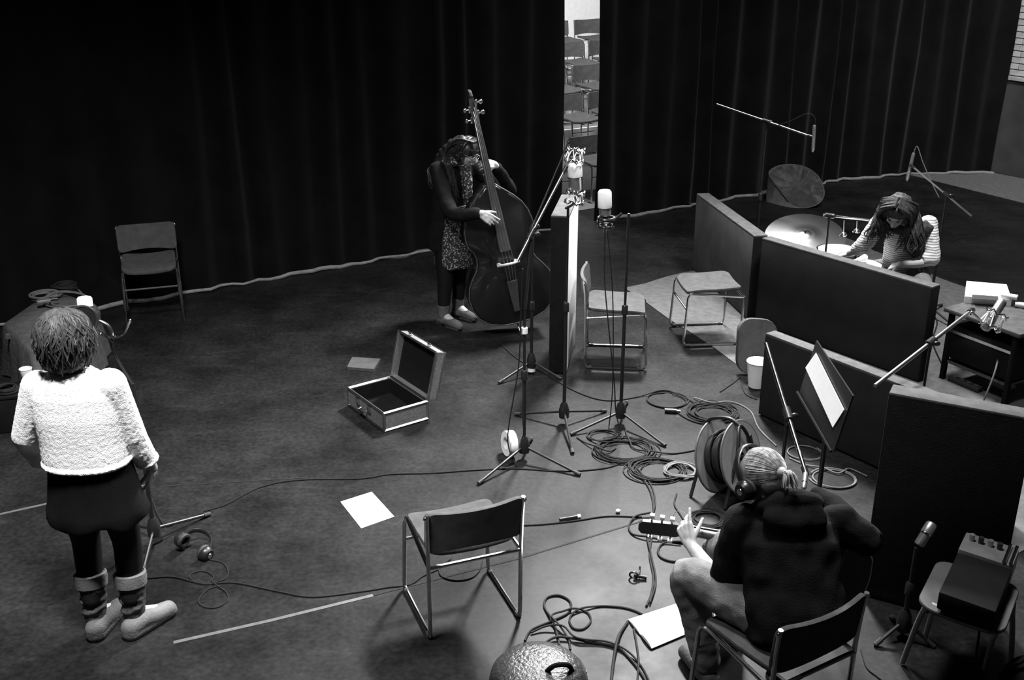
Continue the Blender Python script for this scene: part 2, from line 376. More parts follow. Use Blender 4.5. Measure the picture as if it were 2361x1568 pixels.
    # dark tread in front of the riser edge
for k in range(0, 5):
    c0 = aud(rowY[k] - .34) if k else aud(12.1)
    MB().prism([c0 - E1 * 2.1 + UZ * (rowZ[k]), c0 + E1 * 2.1 + UZ * rowZ[k], c0 + E1 * 2.1 + EN * .62 + UZ * rowZ[k], c0 - E1 * 2.1 + EN * .62 + UZ * rowZ[k]], UZ * .006).build('tread_carpet', 'step_floor', root_s, flat=True)
bw = aud(17.2)
struct(MB().prism([bw - E1 * 4, bw + E1 * 4, bw + E1 * 4 + UZ * 6.8, bw - E1 * 4 + UZ * 6.8], EN * .2).build('wall_back', 'white_wall', flat=True), 'white back wall of the auditorium')
# drum rug
r0 = vec(1.02, 9.36, 0); ra = Vector((.81, .585, 0)); rbv = Vector((.36, -.933, 0))
pts = []
for i in range(13): pts.append(r0 + ra * (3.0 * i / 12) + rbv * (.02 * math.sin(i * 1.9)))
for i in range(1, 16): pts.append(r0 + ra * 3.0 + rbv * (4.7 * i / 15) + ra * (.02 * math.sin(i * 2.3)))
for i in range(11, -1, -1): pts.append(r0 + ra * (3.0 * i / 12) + rbv * 4.7)
for i in range(14, 0, -1): pts.append(r0 + rbv * (4.7 * i / 15) + ra * (.012 * math.sin(i * 1.7)))
tag(MB().prism([p + UZ * .001 for p in pts], UZ * .005).build('drum_mat', 'mat_rug', flat=True), 'large pale grey mat laid under the drum corner screens', 'mat')

# ------------------------------------------------------------------ chairs
def make_chair(label, group=None, back=True):
    t = thing('sled_chair' if back else 'sled_stool', label, 'chair', (0, 0, 0), 0, group)
    for sx in (-1, 1):
        p = [(sx * .232, -.252, .692), (sx * .230, -.240, .58), (sx * .227, -.235, .45), (sx * .226, -.230, .06), (sx * .226, -.222, .02), (sx * .226, -.20, .012), (sx * .226, .19, .012), (sx * .226, .215, .02), (sx * .225, .225, .05), (sx * .215, .205, .40), (sx * .212, .19, .425), (sx * .21, .16, .43), (sx * .226, -.235, .400)]
        if not back: p = [(sx * .227, -.235, .40)] + p[3:]
        MB().tube([Vector(q) for q in p], .0105, 8).build('side_frame', 'chrome', t, world=False)
    MB().cone((-.226, -.235, .400), (.226, -.235, .400), .010, n=8).build('rear_bar', 'chrome', t, world=False)
    MB().cone((-.217, .207, .30), (.217, .207, .30), .009, n=8).build('front_rung', 'chrome', t, world=False)
    def sf(x, y):
        z = .436 + .018 * (x / .22) ** 2 + (-.02 * max(0, (y - .12) / .1) ** 2) + .012 * max(0, -y / .2); return Vector((x, y - .01, z)), UZ
    MB().pad(rrect(.43, .43, .06), sf, .024).build('seat', 'seat_fabric', t, world=False)
    def bf(x, y):
        zz = .585 + y + .02 * (1 - (x / .24) ** 2) * (.25 - y / .15); yy = -.240 - (zz - .54) * .10 - .035 * (1 - (x / .23) ** 2)
        return Vector((x, yy + .012, zz)), Vector((0, 1, .10)).normalized()
    if back: MB().pad(rrect(.478, .225, .045), bf, .022).build('backrest', 'chair_fabric', t, world=False)
    for sx in (-1, 1):
        for sy in (-.2, .19): MB().cone((sx * .226, sy - .018, .010), (sx * .226, sy + .018, .010), .0135, n=8).build('foot_cap', 'rubber', t, world=False)
        if back: MB().ball((sx * .238, -.250, .672), .012).build('screw', 'chrome', t, world=False)
    return t
def face(dx, dy): return math.atan2(-dx, dy)
ch0 = make_chair('empty grey sled-base chair turned away beside the white sheet on the floor')
ch0.location = (-.255, 4.53, 0); ch0.rotation_euler = (0, 0, face(-.36, .93))
dup(ch0, (-3.02, 8.62, 0), face(.30, -.95), 'empty grey chair facing the room in front of the long curtain').scale = (1, 1, 1.08)
dup(ch0, (.80, 7.71, .0), face(1, -.1), 'grey sled-base chair beside the upright white-sided screen')
st = make_chair('backless grey sled-base seat standing on the pale mat by the corner screen', back=False); st['category'] = 'stool'; st.location = (1.55, 8.17, .006); st.rotation_euler = (0, 0, face(-1, -.1))
dup(ch0, (1.075, 3.715, 0), face(-.52, .855), 'dark sled-base chair the guitarist sits on')
for k in range(5):
    for j, off in enumerate((-.62, -.06, .5) if k % 2 else (-.34, .24, -.9)):
        c0 = aud(rowY[k] + .05) + E1 * off + UZ * (rowZ[k] + .006)
        dup(ch0, c0, face(E2.x, E2.y), 'grey auditorium chair standing in the %s row behind the curtain gap' % ('front', 'second', 'third', 'fourth', 'last')[k], 'auditorium chairs behind the curtain gap')

# ------------------------------------------------------------------ acoustic screens
def screen(label, a, b, h, th, base=0.0, side=1, face_m='gobo_cloth', edge_m='gobo_edge', lit=None):
    a = Vector((a[0], a[1], base)); b = Vector((b[0], b[1], base)); t = (b - a).normalized(); n = Vector((t.y, -t.x, 0)) * side
    c = (a + b) / 2; L = (b - a).length; root = thing('acoustic_screen', label, 'screen', c)
    R = Matrix((t, n, UZ)).transposed()
    MB().box(c + UZ * (h / 2 - .006) - n * th / 2, (L - .02, th - .02, h - .012), R, .004).build('core', 'foam', root)
    MB().box(c + UZ * (h / 2) - n * .006, (L - .012, .014, h - .03), R, .005).build('front_panel', face_m, root)
    MB().box(c + UZ * (h / 2) - n * (th - .006), (L - .012, .014, h - .03), R, .005).build('back_panel', lit or face_m, root)
    MB().box(c + UZ * (h - .010) - n * th / 2, (L, th, .022), R, .006).build('top_edge', edge_m, root)
    for s in (-1, 1): MB().box(c + t * (s * (L / 2 - .008)) + UZ * (h / 2) - n * th / 2, (.018, th, h - .02), R, .005).build('end_edge', 'foam', root)
    return root
gl_a, gl_b = G(1595, 620), G(1722, 740)
screen('dark screen lying on edge, running towards the curtain at the drum corner', gl_a, gl_b, .74, .12, side=1, face_m='gobo_lit')  # lighter copy of the screen cloth; light on this face put into the colour
gf = G(2150, 662, .74); gf0 = gl_b + vec(.05, -.06, 0)
screen('black screen on edge directly in front of the drummer', gf0, (gf.x, gf.y), .74, .10, side=1)
lo_a = G(1748, 957); lo_t = (G(2010, 1077) - lo_a).normalized()
screen('low black screen standing between the music stand and the drum screens', lo_a, lo_a + lo_t * 1.75, .60, .09, side=1)
bg_a = G(2050, 905, 1.12); bg_b = G(2361, 962, 1.12); bt = (bg_b - bg_a); bt.z = 0; bt.normalize()
screen('tall black screen standing upright beside the guitarist', bg_a, bg_a + bt * .62, 1.12, .11, side=1, face_m='foam')
# the edge-on screen: narrow dark end to the room, white side towards the chair
ge_a = G(1285, 864); ge_dir = Vector((.16, .98, 0)).normalized()
ea = ge_a + vec(.065, 0, 0)
screen('tall upright screen with black end and white side by the microphone stands', (ea.x, ea.y), (ea.x + ge_dir.x * .62, ea.y + ge_dir.y * .62), 1.21, .13, side=1, face_m='gobo_white')
# ------------------------------------------------------------------ stands and microphones
def stand(label, base, h, feet, boom=None, mount_t=.5, pole_r=.012, m='black_metal', hubz=.11, boom_m='steel', name='microphone_stand', boom2=None):
    base = Vector((base[0], base[1], 0)); root = thing(name, label, 'stand', base)
    if not isinstance(feet, (list, tuple)):
        feet = [base + Vector((math.cos(feet + i * 2.0944), math.sin(feet + i * 2.0944), 0)) * .33 for i in range(3)]
    MB().lathe([(.012, hubz - .07), (.034, hubz - .06), (.036, hubz - .01), (.026, hubz + .03), (.016, hubz + .05)], base, n=14).build('hub', 'black_plastic', root)
    for f in feet:
        f = Vector((f[0], f[1], .012)); d = (f - base); d.z = 0; d.normalize(); a = base + d * .03 + UZ * (hubz - .025)
        lg = MB().cone(a, f, .009, n=8).build('leg', m, root)
        MB().cone(f - (f - a).normalized() * .035, f + (f - a).normalized() * .008, .0125, n=8).build('rubber_foot', 'rubber', lg)
    top = base + UZ * h; mid = base + UZ * (h * .56)
    MB().cone(base + UZ * .05, mid, pole_r, n=10).build('lower_pole', m, root)
    MB().cone(mid - UZ * .03, top, pole_r * .72, n=10).build('upper_pole', m, root)
    MB().lathe([(pole_r * 1.1, -.035), (pole_r * 1.7, -.03), (pole_r * 1.7, .025), (pole_r, .035)], mid, n=12).build('clutch', 'black_plastic', root)
    if boom:
        for (p, q, r) in [boom] + ([boom2] if boom2 else []):
            p, q = Vector(p), Vector(q); ba = MB().cone(p, q, r, n=10).build('boom_arm', boom_m, root)
            MB().cone(q - (q - p).normalized() * .02, q + (q - p).normalized() * .025, r * 1.5, n=10).build('boom_tip', 'black_plastic', ba)
        p, q = Vector(boom[0]), Vector(boom[1]); c = p.lerp(q, mount_t)
        MB().cone(c - (q - p).normalized() * .035, c + (q - p).normalized() * .035, boom[2] * 2.1, n=10).build('boom_clamp', 'black_plastic', root)
        MB().cone(top - UZ * .02, c, pole_r * 1.0, n=8).build('swivel', 'black_plastic', root)
        MB().ball(c + vec(.03, -.02, .0), (.022, .012, .016)).build('wing_nut', 'black_plastic', root)
    return root
def mic(label, p, q, r, m='mic_grey', grille='mic_mesh', split=.45, name='microphone', flare=1.1, tail=True):
    p, q = Vector(p), Vector(q); d = (q - p); L = d.length; root = thing(name, label, 'microphone', (p + q) / 2)
    k = p + d * split
    MB().lathe([(r * .3, 0), (r * .8, L * .01), (r, L * .06), (r * 1.0, L * split * .9), (r * flare, L * split)], p, d, 16).build('body', m, root)
    MB().lathe([(r * flare, L * split), (r * flare * 1.03, L * (split + .05)), (r * flare * 1.0, L * .9), (r * flare * .8, L * .97), (r * .3, L)], p, d, 16).build('grille', grille, root)
    MB().lathe([(r * 1.12, L * split - .004), (r * 1.16, L * split), (r * 1.12, L * split + .004)], p, d, 16).build('ring', 'chrome', root)
    return root
def shock(label, c, axis, R, h, name='shock_mount', wob=.012):
    c = Vector(c); x, y, d = frame_of(axis); root = thing(name, label, 'shock mount', c)
    for k, s in enumerate((-1, 1)):
        pts = []; n = 24
        for i in range(n): a = 2 * math.pi * i / n; rr_ = R * (1 + .12 * math.cos(6 * a)); pts.append(c + d * (h / 2 * s + wob * math.sin(6 * a)) + x * rr_ * math.cos(a) + y * rr_ * math.sin(a))
        MB().tube(pts, .005, 6, closed=True).build('ring', 'chrome', root)
    for i in range(8):
        a = 2 * math.pi * i / 8; b_ = a + .4
        MB().cone(c - d * h / 2 + (x * math.cos(a) + y * math.sin(a)) * R, c + d * h / 2 + (x * math.cos(b_) + y * math.sin(b_)) * R * .75, .0035, n=5).build('elastic', 'white_plastic', root)
    return root
# stand A: boom stand nearest the case
pA = G(1208, 1058)
topA = 1.36
sA = stand('tall black boom stand with its arm raised, next to the upright roll of tape', pA, 1.02, [G(1105, 1117), G(1335, 1097), G(1225, 1015)], (S(1193, 602, 6.0), S(1302, 392, 6.3), .0085), .30, boom_m='steel')
q = S(1204, 762, pA.y); MB().lathe([(.013, -.02), (.019, -.018), (.019, .018), (.013, .02)], Vector((pA.x, pA.y, q.z)), UZ, 12).build('tape_wrap', 'paper', sA)
pD = G(1225, 860)
sD = stand('black boom stand behind the open case, arm slanting towards the curtain gap', pD, .95, [G(1152, 885), G(1292, 876), G(1228, 826)], (S(1205, 575, 7.4), S(1312, 325, 7.7), .007), .22, boom_m='black_metal')
MB().lathe([(.013, -.02), (.030, -.018), (.030, .018), (.013, .02)], Vector((pD.x, pD.y, .035)), UZ, 12).build('tape_wrap', 'paper', sD)
pB = G(1300, 977)
topB = S(1305, 480, pB.y)
sB = stand('straight black stand carrying the microphone in shining spider mounts', pB, topB.z, [G(1190, 958), G(1395, 951), G(1320, 1047)])
for i, (py, hh) in enumerate(((358, .07), (455, .06))):
    shock(('upper', 'lower')[i] + ' crumpled bright spider mount on the straight stand', S(1325, py, pB.y), (.15, .1, 1), .058, hh)
mic('large pale capsule microphone held between the two spider mounts', S(1327, 440, pB.y), S(1325, 376, pB.y), .040, 'mic_grey', 'white_plastic', .5)
MB().limb([topB, S(1322, 470, pB.y), S(1325, 455, pB.y)], [.008, .008, .008], 8).build('mount_arm', 'black_metal', sB)
pC = G(1430, 977)
topC = S(1434, 492, pC.y)
sC = stand('black stand with a big silver microphone in front of the facing chairs', pC, topC.z, [G(1318, 1004), G(1532, 1030), G(1445, 930)])
mC = S(1395, 462, pC.y)
mic('big barrel-shaped silver studio microphone pointing up', S(1395, 490, pC.y) - UZ * .02, S(1394, 437, pC.y), .037, 'mic_grey', 'white_plastic', .32, flare=1.15)
o = thing('microphone_cradle', 'black cradle clamp under the big silver microphone', 'clamp', S(1400, 505, pC.y))
c = S(1398, 503, pC.y); MB().torus(c, UZ, .05, .009, 20, 6).build('ring', 'black_plastic', o); MB().torus(c - UZ * .05, UZ, .045, .008, 20, 6).build('ring', 'black_plastic', o)
for i in range(6): a = i * 1.047; MB().cone(c + vec(math.cos(a) * .05, math.sin(a) * .05, 0), c + vec(math.cos(a) * .045, math.sin(a) * .045, -.05), .005, n=6).build('post', 'black_plastic', o)
MB().cone(c - UZ * .02 + vec(.04, 0, 0), topC, .009, n=8).build('arm', 'black_metal', o)
MB().cone(c - UZ * .09, c - UZ * .03, .014, n=10).build('plug', 'chrome', o)
# overhead microphones at the drums
b1, b2_ = S(1653, 242, 9.9), S(1868, 316, 9.15); bm_ = b1.lerp(b2_, .55)
stand('thin boom stand reaching over the cymbal from the far screen', (bm_.x, bm_.y), bm_.z - .03, .4, (b1, b2_, .0095), .55, boom_m='steel')
mic('slim silver overhead microphone hanging above the cymbal', S(1878, 288, 9.12), S(1874, 351, 9.12), .014, 'mic_grey', 'mic_grey', .7)
b1, b2_ = S(2240, 500, 8.5), S(2103, 385, 8.75); bm_ = b1.lerp(b2_, .42); pE = (bm_.x, bm_.y)
stand('boom stand behind the drummer with a counterweighted arm', pE, bm_.z - .03, .9, (b1, b2_, .0075), .42, boom_m='steel')
mic('slim grey overhead microphone above the drummer', S(2107, 352, 8.77), S(2091, 418, 8.77), .014, 'mic_grey', 'mic_grey', .62)
# guitar boom stand
g1, g2 = S(1766, 792, 5.35), S(1856, 1085, 4.62); gm = g1.lerp(g2, .58)
stand('boom stand with a bright chrome arm aimed down at the guitar', (gm.x, gm.y), gm.z - .04, .2, (g1, g2, .0105), .58, boom_m='chrome')
mic('slim grey microphone at the end of the chrome boom over the guitar', S(1858, 1090, 4.60), S(1853, 1128, 4.52), .012, 'mic_grey', 'mic_grey', .6)
# rack-side boom
g1, g2 = G(2017, 892, .66), S(2238, 720, 6.40); gm = g1.lerp(g2, .56)
stand('low boom stand with a pale arm beside the equipment table', (gm.x, gm.y), gm.z - .04, [Vector((gm.x, gm.y, 0)) + d_ for d_ in (vec(.17, -.23, 0), vec(-.17, .23, 0), vec(.24, .18, 0))], (g1, g2, .0125), .56, boom_m='steel')
mic('pale cylinder microphone hanging in a wire cage by the equipment table', S(2313, 692, 6.42), S(2268, 762, 6.38), .030, 'mic_grey', 'mic_grey', .6)
shock('wire spider cage around the pale cylinder microphone', S(2290, 738, 6.40), S(2313, 692, 6.42) - S(2268, 762, 6.38), .068, .09)
MB().limb([S(2240, 722, 6.35), S(2262, 742, 6.37)], [.009, .009], 8).build('mount_arm', 'steel', [o for o in C.objects if o.get('label', '').startswith('low boom stand')][0])
# singer's stand, microphone and pop screen
pS = G(354, 1216, .1); pS.z = 0
topS = S(262, 802, pS.y - .12)
root = stand('tripod stand holding the microphone in front of the singer', pS, .95, [G(482, 1190), G(330, 1322), G(285, 1212)])
MB().limb([pS + UZ * .93, S(262, 812, 5.1), S(258, 765, 5.05), S(235, 742, 5.05), S(203, 738, 5.06)], [.008] * 5, 8).build('gooseneck', 'black_metal', root)
MB().limb([S(232, 770, 5.05), S(255, 778, 5.05), S(283, 770, 5.05), S(300, 738, 5.05)], [.007, .007, .007, .007], 8).build('cradle_hoop', 'chrome', root)
mic('white-topped studio microphone facing the singer', S(200, 742, 5.06), S(194, 682, 5.10), .033, 'white_plastic', 'white_plastic', .55)
ps = thing('pop_screen', 'round black pop screen between the singer and her microphone', 'pop screen', S(192, 738, 4.9))
c = S(190, 738, 4.9); n_ = vec(.35, -.9, .25)
MB().torus(c, n_, .068, .006, 28, 6).build('hoop', 'black_plastic', ps)
MB().lathe([(.001, -.002), (.066, -.002), (.066, .002), (.001, .002)], c, n_, 28).build('mesh', 'case_lining', ps)
MB().limb([c + vec(.05, 0, -.05), S(235, 765, 5.0), S(258, 790, 5.05)], [.004] * 3, 6).build('arm', 'black_metal', ps)

# ------------------------------------------------------------------ open flight case and bits on the floor
cA, cB, cC_ = G(805, 936), G(890, 999), G(957, 962)
ux = (cB - cA); Lx = ux.length; ux.normalize(); uy = (cC_ - cB); uy = (uy - ux * uy.dot(ux)); Ly = .335; uy.normalize()
Rm = Matrix((ux, uy, UZ)).transposed(); Lx = .50; hc = .135
root = thing('flight_case', 'open aluminium flight case with black lining lying on the floor', 'case', cA + ux * Lx / 2 + uy * Ly / 2)
def cp_(x, y, z): return cA + ux * x + uy * y + UZ * z
t_ = .012
body = MB()
for (c, s) in (((Lx / 2, t_ / 2, hc / 2), (Lx, t_, hc)), ((Lx / 2, Ly - t_ / 2, hc / 2), (Lx, t_, hc)), ((t_ / 2, Ly / 2, hc / 2), (t_, Ly, hc)), ((Lx - t_ / 2, Ly / 2, hc / 2), (t_, Ly, hc)), ((Lx / 2, Ly / 2, .006), (Lx, Ly, .012))):
    body.box(cp_(*c), s, Rm)
bo = body.build('body', 'case_panel', root, flat=True)
MB().box(cp_(Lx / 2, Ly / 2, .016), (Lx - .03, Ly - .03, .012), Rm).build('lining', 'case_lining', root, flat=True)
lin = MB()
for (c, s) in (((Lx / 2, t_ + .002, hc / 2), (Lx - .03, .004, hc - .01)), ((Lx / 2, Ly - t_ - .002, hc / 2), (Lx - .03, .004, hc - .01)), ((t_ + .002, Ly / 2, hc / 2), (.004, Ly - .03, hc - .01)), ((Lx - t_ - .002, Ly / 2, hc / 2), (.004, Ly - .03, hc - .01))): lin.box(cp_(*c), s, Rm)
lin.build('wall_lining', 'case_lining', root, flat=True)
def edge(p, q, w=.018, parent=root, m='aluminium', nm='edge_profile'):
    p, q = Vector(p), Vector(q); MB().tube([p, q], w * .6, 4).build(nm, m, parent, flat=True)
for z in (.008, hc):
    for a, b in (((0, 0), (Lx, 0)), ((Lx, 0), (Lx, Ly)), ((Lx, Ly), (0, Ly)), ((0, Ly), (0, 0))): edge(cp_(*a, z), cp_(*b, z), .016)
for a in ((0, 0), (Lx, 0), (Lx, Ly), (0, Ly)): edge(cp_(*a, 0.004), cp_(*a, hc), .016)
for i in (.30, .62):
    l = MB().box(cp_(Lx * i, -.008, hc * .72), (.035, .012, .05), Rm, .003).build('latch', 'chrome', root)
MB().tube([cp_(Lx * .40, -.006, hc * .5), cp_(Lx * .40, -.028, hc * .42), cp_(Lx * .55, -.028, hc * .42), cp_(Lx * .55, -.006, hc * .5)], .007, 8).build('handle', 'chrome', root)
# lid, leaning back
la = math.radians(14); lu = (UZ * math.cos(la) + uy * math.sin(la)); ln = (uy * math.cos(la) - UZ * math.sin(la)); Rl = Matrix((ux, ln, lu)).transposed()
hp_ = cp_(0, Ly, hc + .008); Hl = Ly; dl = .07
def lp(x, n, u): return hp_ + ux * x + ln * n + lu * u
lid = MB().box(lp(Lx / 2, dl - .004, Hl / 2), (Lx, .008, Hl), Rl).build('lid', 'case_panel', root, flat=True)
ll = MB()
for (c, s) in (((Lx / 2, dl / 2, .005), (Lx, dl, .010)), ((Lx / 2, dl / 2, Hl - .005), (Lx, dl, .010)), ((.005, dl / 2, Hl / 2), (.010, dl, Hl)), ((Lx - .005, dl / 2, Hl / 2), (.010, dl, Hl))): ll.box(lp(*c), s, Rl)
ll.build('lid_rim', 'case_panel', lid, flat=True)
MB().box(lp(Lx / 2, dl - .016, Hl / 2), (Lx - .03, .012, Hl - .03), Rl).build('lid_lining', 'case_lining', lid, flat=True)
for n__ in (0, dl):
    for a, b in (((0, 0), (Lx, 0)), ((Lx, 0), (Lx, Hl)), ((Lx, Hl), (0, Hl)), ((0, Hl), (0, 0))): edge(lp(a[0], n__, a[1]), lp(b[0], n__, b[1]), .014, lid, nm='lid_profile')
for i in (.22, .72): MB().box(lp(Lx * i, .03, Hl + .012), (.03, .02, .018), Rl, .003).build('lid_catch', 'chrome', lid)
# flat box behind the case
q = [G(*p, .022) for p in ((800, 846), (862, 851), (877, 827), (812, 823))]
tag(MB().prism([p - UZ * .022 for p in q], UZ * .022).build('flat_tray', 'paper_grey', flat=True), 'thin grey tray lying flat behind the open flight case', 'tray')
# sheet of paper
q = [G(*p, .002) for p in ((785, 1157), (857, 1134), (909, 1191), (833, 1218))]
tag(MB().prism([p - UZ * .001 for p in q], UZ * .0015).build('paper_sheet', 'paper', flat=True), 'white sheet of paper lying alone on the dark floor', 'paper')
# notebook
q = [G(*p, .0) for p in ((1447, 1432), (1575, 1390), (1606, 1456), (1502, 1500))]
nb = thing('notebook', 'open white notebook lying on the floor by the guitarist', 'notebook', (q[0] + q[2]) / 2)
MB().prism([p + UZ * .001 for p in q], UZ * .006).build('cover', 'rack_black', nb, flat=True)
m0, m1 = q[0].lerp(q[3], .52), q[1].lerp(q[2], .52)
for (a, b, c, d) in ((q[0], q[1], m1, m0), (m0, m1, q[2], q[3])):
    pg = MB(); rr = []
    for i in range(8):
        t = i / 7; z = .010 + .014 * math.sin(math.pi * t) ** .6 * (.55 if a is q[0] else 1)
        rr.append([a.lerp(d, t) * .985 + (q[0] + q[2]) / 2 * .015 + UZ * z, b.lerp(c, t) * .985 + (q[0] + q[2]) / 2 * .015 + UZ * z])
    vs_ = [p for r_ in rr for p in r_] + [Vector((p.x, p.y, .006)) for r_ in rr for p in r_]; n = 16
    fs = [(2 * i, 2 * i + 1, 2 * i + 3, 2 * i + 2) for i in range(7)] + [(2 * i, 2 * i + 2, n + 2 * i + 2, n + 2 * i) for i in range(7)] + [(2 * i + 1, n + 2 * i + 1, n + 2 * i + 3, 2 * i + 3) for i in range(7)] + [(0, n, n + 1, 1), (14, 15, n + 15, n + 14)]
    pg.add(vs_, fs).build('pages', 'paper', nb)
# tape roll
c = vec(-.016, 6.11, 0); ax = vec(-.92, -.38, .08).normalized()
tr = thing('tape_roll', 'roll of white tape standing on edge at the boom stand base', 'tape', c)
cc = c + UZ * .082
MB().lathe([(.045, -.026), (.08, -.026), (.082, 0), (.08, .026), (.045, .026), (.045, -.026)], cc, ax, 30).build('tape', 'paper', tr)
MB().lathe([(.040, -.026), (.046, -.026), (.046, .026), (.040, .026), (.040, -.026)], cc, ax, 24).build('core', 'riser', tr)
# headphones
def headphones(label, c, up, side, fwd, s=1.0, spread=.085, drop=.09, group=None):
    c = Vector(c); up, side, fwd = Vector(up).normalized(), Vector(side).normalized(), Vector(fwd).normalized()
    root = thing('headphones', label, 'headphones', c)
    P = [c + side * (spread * s * math.cos(a)) + up * (drop * s * math.sin(a)) for a in [math.pi * i / 16 for i in range(17)]]
    b = MB(); rr = []
    for i, p in enumerate(P):
        t = (P[min(i + 1, 16)] - P[max(i - 1, 0)]).normalized(); nn = t.cross(fwd).normalized()
        rr.append([p + fwd * (.014 * s * math.cos(a)) + nn * (.006 * s * math.sin(a)) for a in [2 * math.pi * j / 10 for j in range(10)]])
    b.rings(rr).build('headband', 'black_plastic', root)
    for sg in (-1, 1):
        e = c + side * (sg * spread * s) - up * (.028 * s); o_ = side * sg
        cu = MB().lathe([(.01, .030), (.030, .028), (.040, .014), (.043, .0), (.040, -.012)], e, o_ , 20).build('ear_cup', 'black_plastic', root)
        MB().torus(e - o_ * .016 * s, o_, .030 * s, .012 * s, 20, 8).build('ear_pad', 'rubber', cu)
        MB().lathe([(.001, .032), (.014, .033), (.016, .029)], e, o_, 14).build('badge', 'chrome', cu)
        MB().cone(e + o_ * .008, c + side * (sg * spread * s) + up * .012, .008 * s, n=8).build('yoke', 'chrome', root)
    return root
hp_c = G(455, 1270) + UZ * .048
headphones('black headphones lying on the floor near the singer', hp_c, (.25, .95, .12), (-.75, .45, .15), (.1, -.1, 1), 1.05)
# clip, plug, small bits
c = G(1470, 1334); tg = thing('table_clamp', 'small metal clamp lying on the floor left of the notebook', 'clamp', c)
MB().torus(c + UZ * .02 + vec(-.02, 0, 0), vec(.3, 1, .3), .022, .005, 18, 6).build('ring', 'black_metal', tg)
MB().cone(c + vec(-.02, .0, .02), c + vec(.045, -.01, .012), .010, n=10).build('body', 'black_metal', tg)
MB().cone(c + vec(.01, .01, .014), c + vec(.012, .02, .06), .005, n=8).build('screw', 'chrome', tg)
a, b = G(1290, 1198, .012), G(1338, 1190, .012); jp = thing('audio_plug', 'black cable plug with bright tip lying near the guitar headstock', 'plug', (a + b) / 2)
MB().cone(a, b.lerp(a, .15), .009, n=10).build('body', 'black_plastic', jp); MB().cone(b.lerp(a, .15), b, .012, n=10).build('tip', 'white_plastic', jp)
c = G(1425, 1178, .012); tag(MB().ball(c, (.014, .012, .011)).build('foam_earplug', 'white_plastic'), 'tiny white earplug on the floor near the guitar headstock', 'earplug')
c = G(1550, 948, .015); pl = thing('cable_connector', 'black cable connector lying beside the round coil', 'plug', c); MB().cone(c - vec(.05, -.01, 0), c + vec(.03, 0, 0), .017, n=10).build('body', 'black_plastic', pl); MB().cone(c + vec(.03, 0, 0), c + vec(.055, -.006, 0), .010, n=8).build('tip', 'chrome', pl)
# white bin and cushion behind the low screen
c = G(1744, 892); bn_ = thing('waste_bin', 'white tapered bin behind the end of the low screen', 'bin', c + UZ * .006)
MB().lathe([(.055, .006), (.06, .008), (.082, .20), (.078, .20), (.056, .014), (.001, .014)], c, UZ, 24).build('wall', 'paper', bn_); MB().torus(c + UZ * .20, UZ, .081, .005, 24, 6).build('rim', 'paper', bn_)
cu_ = c + vec(.03, .20, 0)
def cf(x, y): return cu_ + vec(x * .98, x * -.2 + .16 * (y + .2), .22 + y), vec(.15, -.95, .2).normalized()
tag(MB().pad(rrect(.28, .42, .10), cf, .05).build('cushion', 'chair_fabric'), 'grey rounded cushion propped up behind the white bin', 'cushion')
# monitor wedge near the curtain
c = G(1835, 478); mw = thing('monitor_wedge', 'dark round-faced stage wedge standing by the curtain', 'speaker', c)
rr = []; fx = vec(.93, -.36, 0).normalized(); fy = vec(.36, .93, 0).normalized()
def wp(px, py, dd): return S(px, py, dd)
out = [(1772, 398), (1790, 383), (1822, 378), (1856, 384), (1884, 402), (1898, 426), (1901, 450), (1890, 468), (1868, 478), (1842, 479), (1822, 468), (1800, 442), (1782, 418)]
p0 = G(1842, 480); nn = vec(-.25, -.75, .62).normalized()
rim = spline([onplane(x, y, p0, nn) for x, y in out], 4, True); back = []
for p in rim:
    z = max(.0, p.z); back.append(Vector((p.x - .05, p.y + .35 * (0.35 + .0 * z), z if False else max(0.0, min(p.z, p.z * .25 + .0)))))
back2 = [G(1762, 474).lerp(Vector((p.x, p.y, 0)), .8) for p in rim]
for b_ in back2: b_.z = 0
mwb = MB(); n = len(rim); mwb.rings([rim, [r_ + vec(0, .02, -.02) if r_.z > .05 else r_ for r_ in rim], back2]); mwb.build('cabinet', 'monitor_cloth', mw)
gr = MB(); ctr = sum(rim, Vector()) / n; gr.rings([[ctr + (p - ctr) * k + nn * .006 for p in rim] for k in (.05, .5, .96)], cap=True).build('grille', 'monitor_cloth', mw)

# ------------------------------------------------------------------ drum corner
def cymbal(label, c, nrm, R, stand_xy=None, name='cymbal'):
    root = thing(name, label, 'cymbal', c)
    MB().lathe([(.004, .030), (R * .10, .028), (R * .17, .014), (R * .5, .004), (R * .85, -.010), (R, -.018), (R * .995, -.022), (R * .5, -.001), (R * .12, .018), (.004, .022)], c, nrm, 40).build('disc', 'cymbal', root)
    MB().lathe([(.004, 0), (.011, .002), (.011, .024), (.004, .028)], Vector(c) + Vector(nrm).normalized() * .03, nrm, 10).build('felt', 'rubber', root)
    return root
cy = S(1856, 542, 9.02)
cymbal('large bright tilted ride cymbal above the drum corner screen', cy, vec(-.10, -.34, .94), .34)
stand('cymbal stand hidden behind the drum corner screen', (cy.x + .01, cy.y + .0), cy.z - .03, [Vector((cy.x, cy.y, 0)) + d_ for d_ in (vec(-.24, -.10, 0), vec(-.05, .27, 0), vec(.22, .16, 0))], name='cymbal_stand')
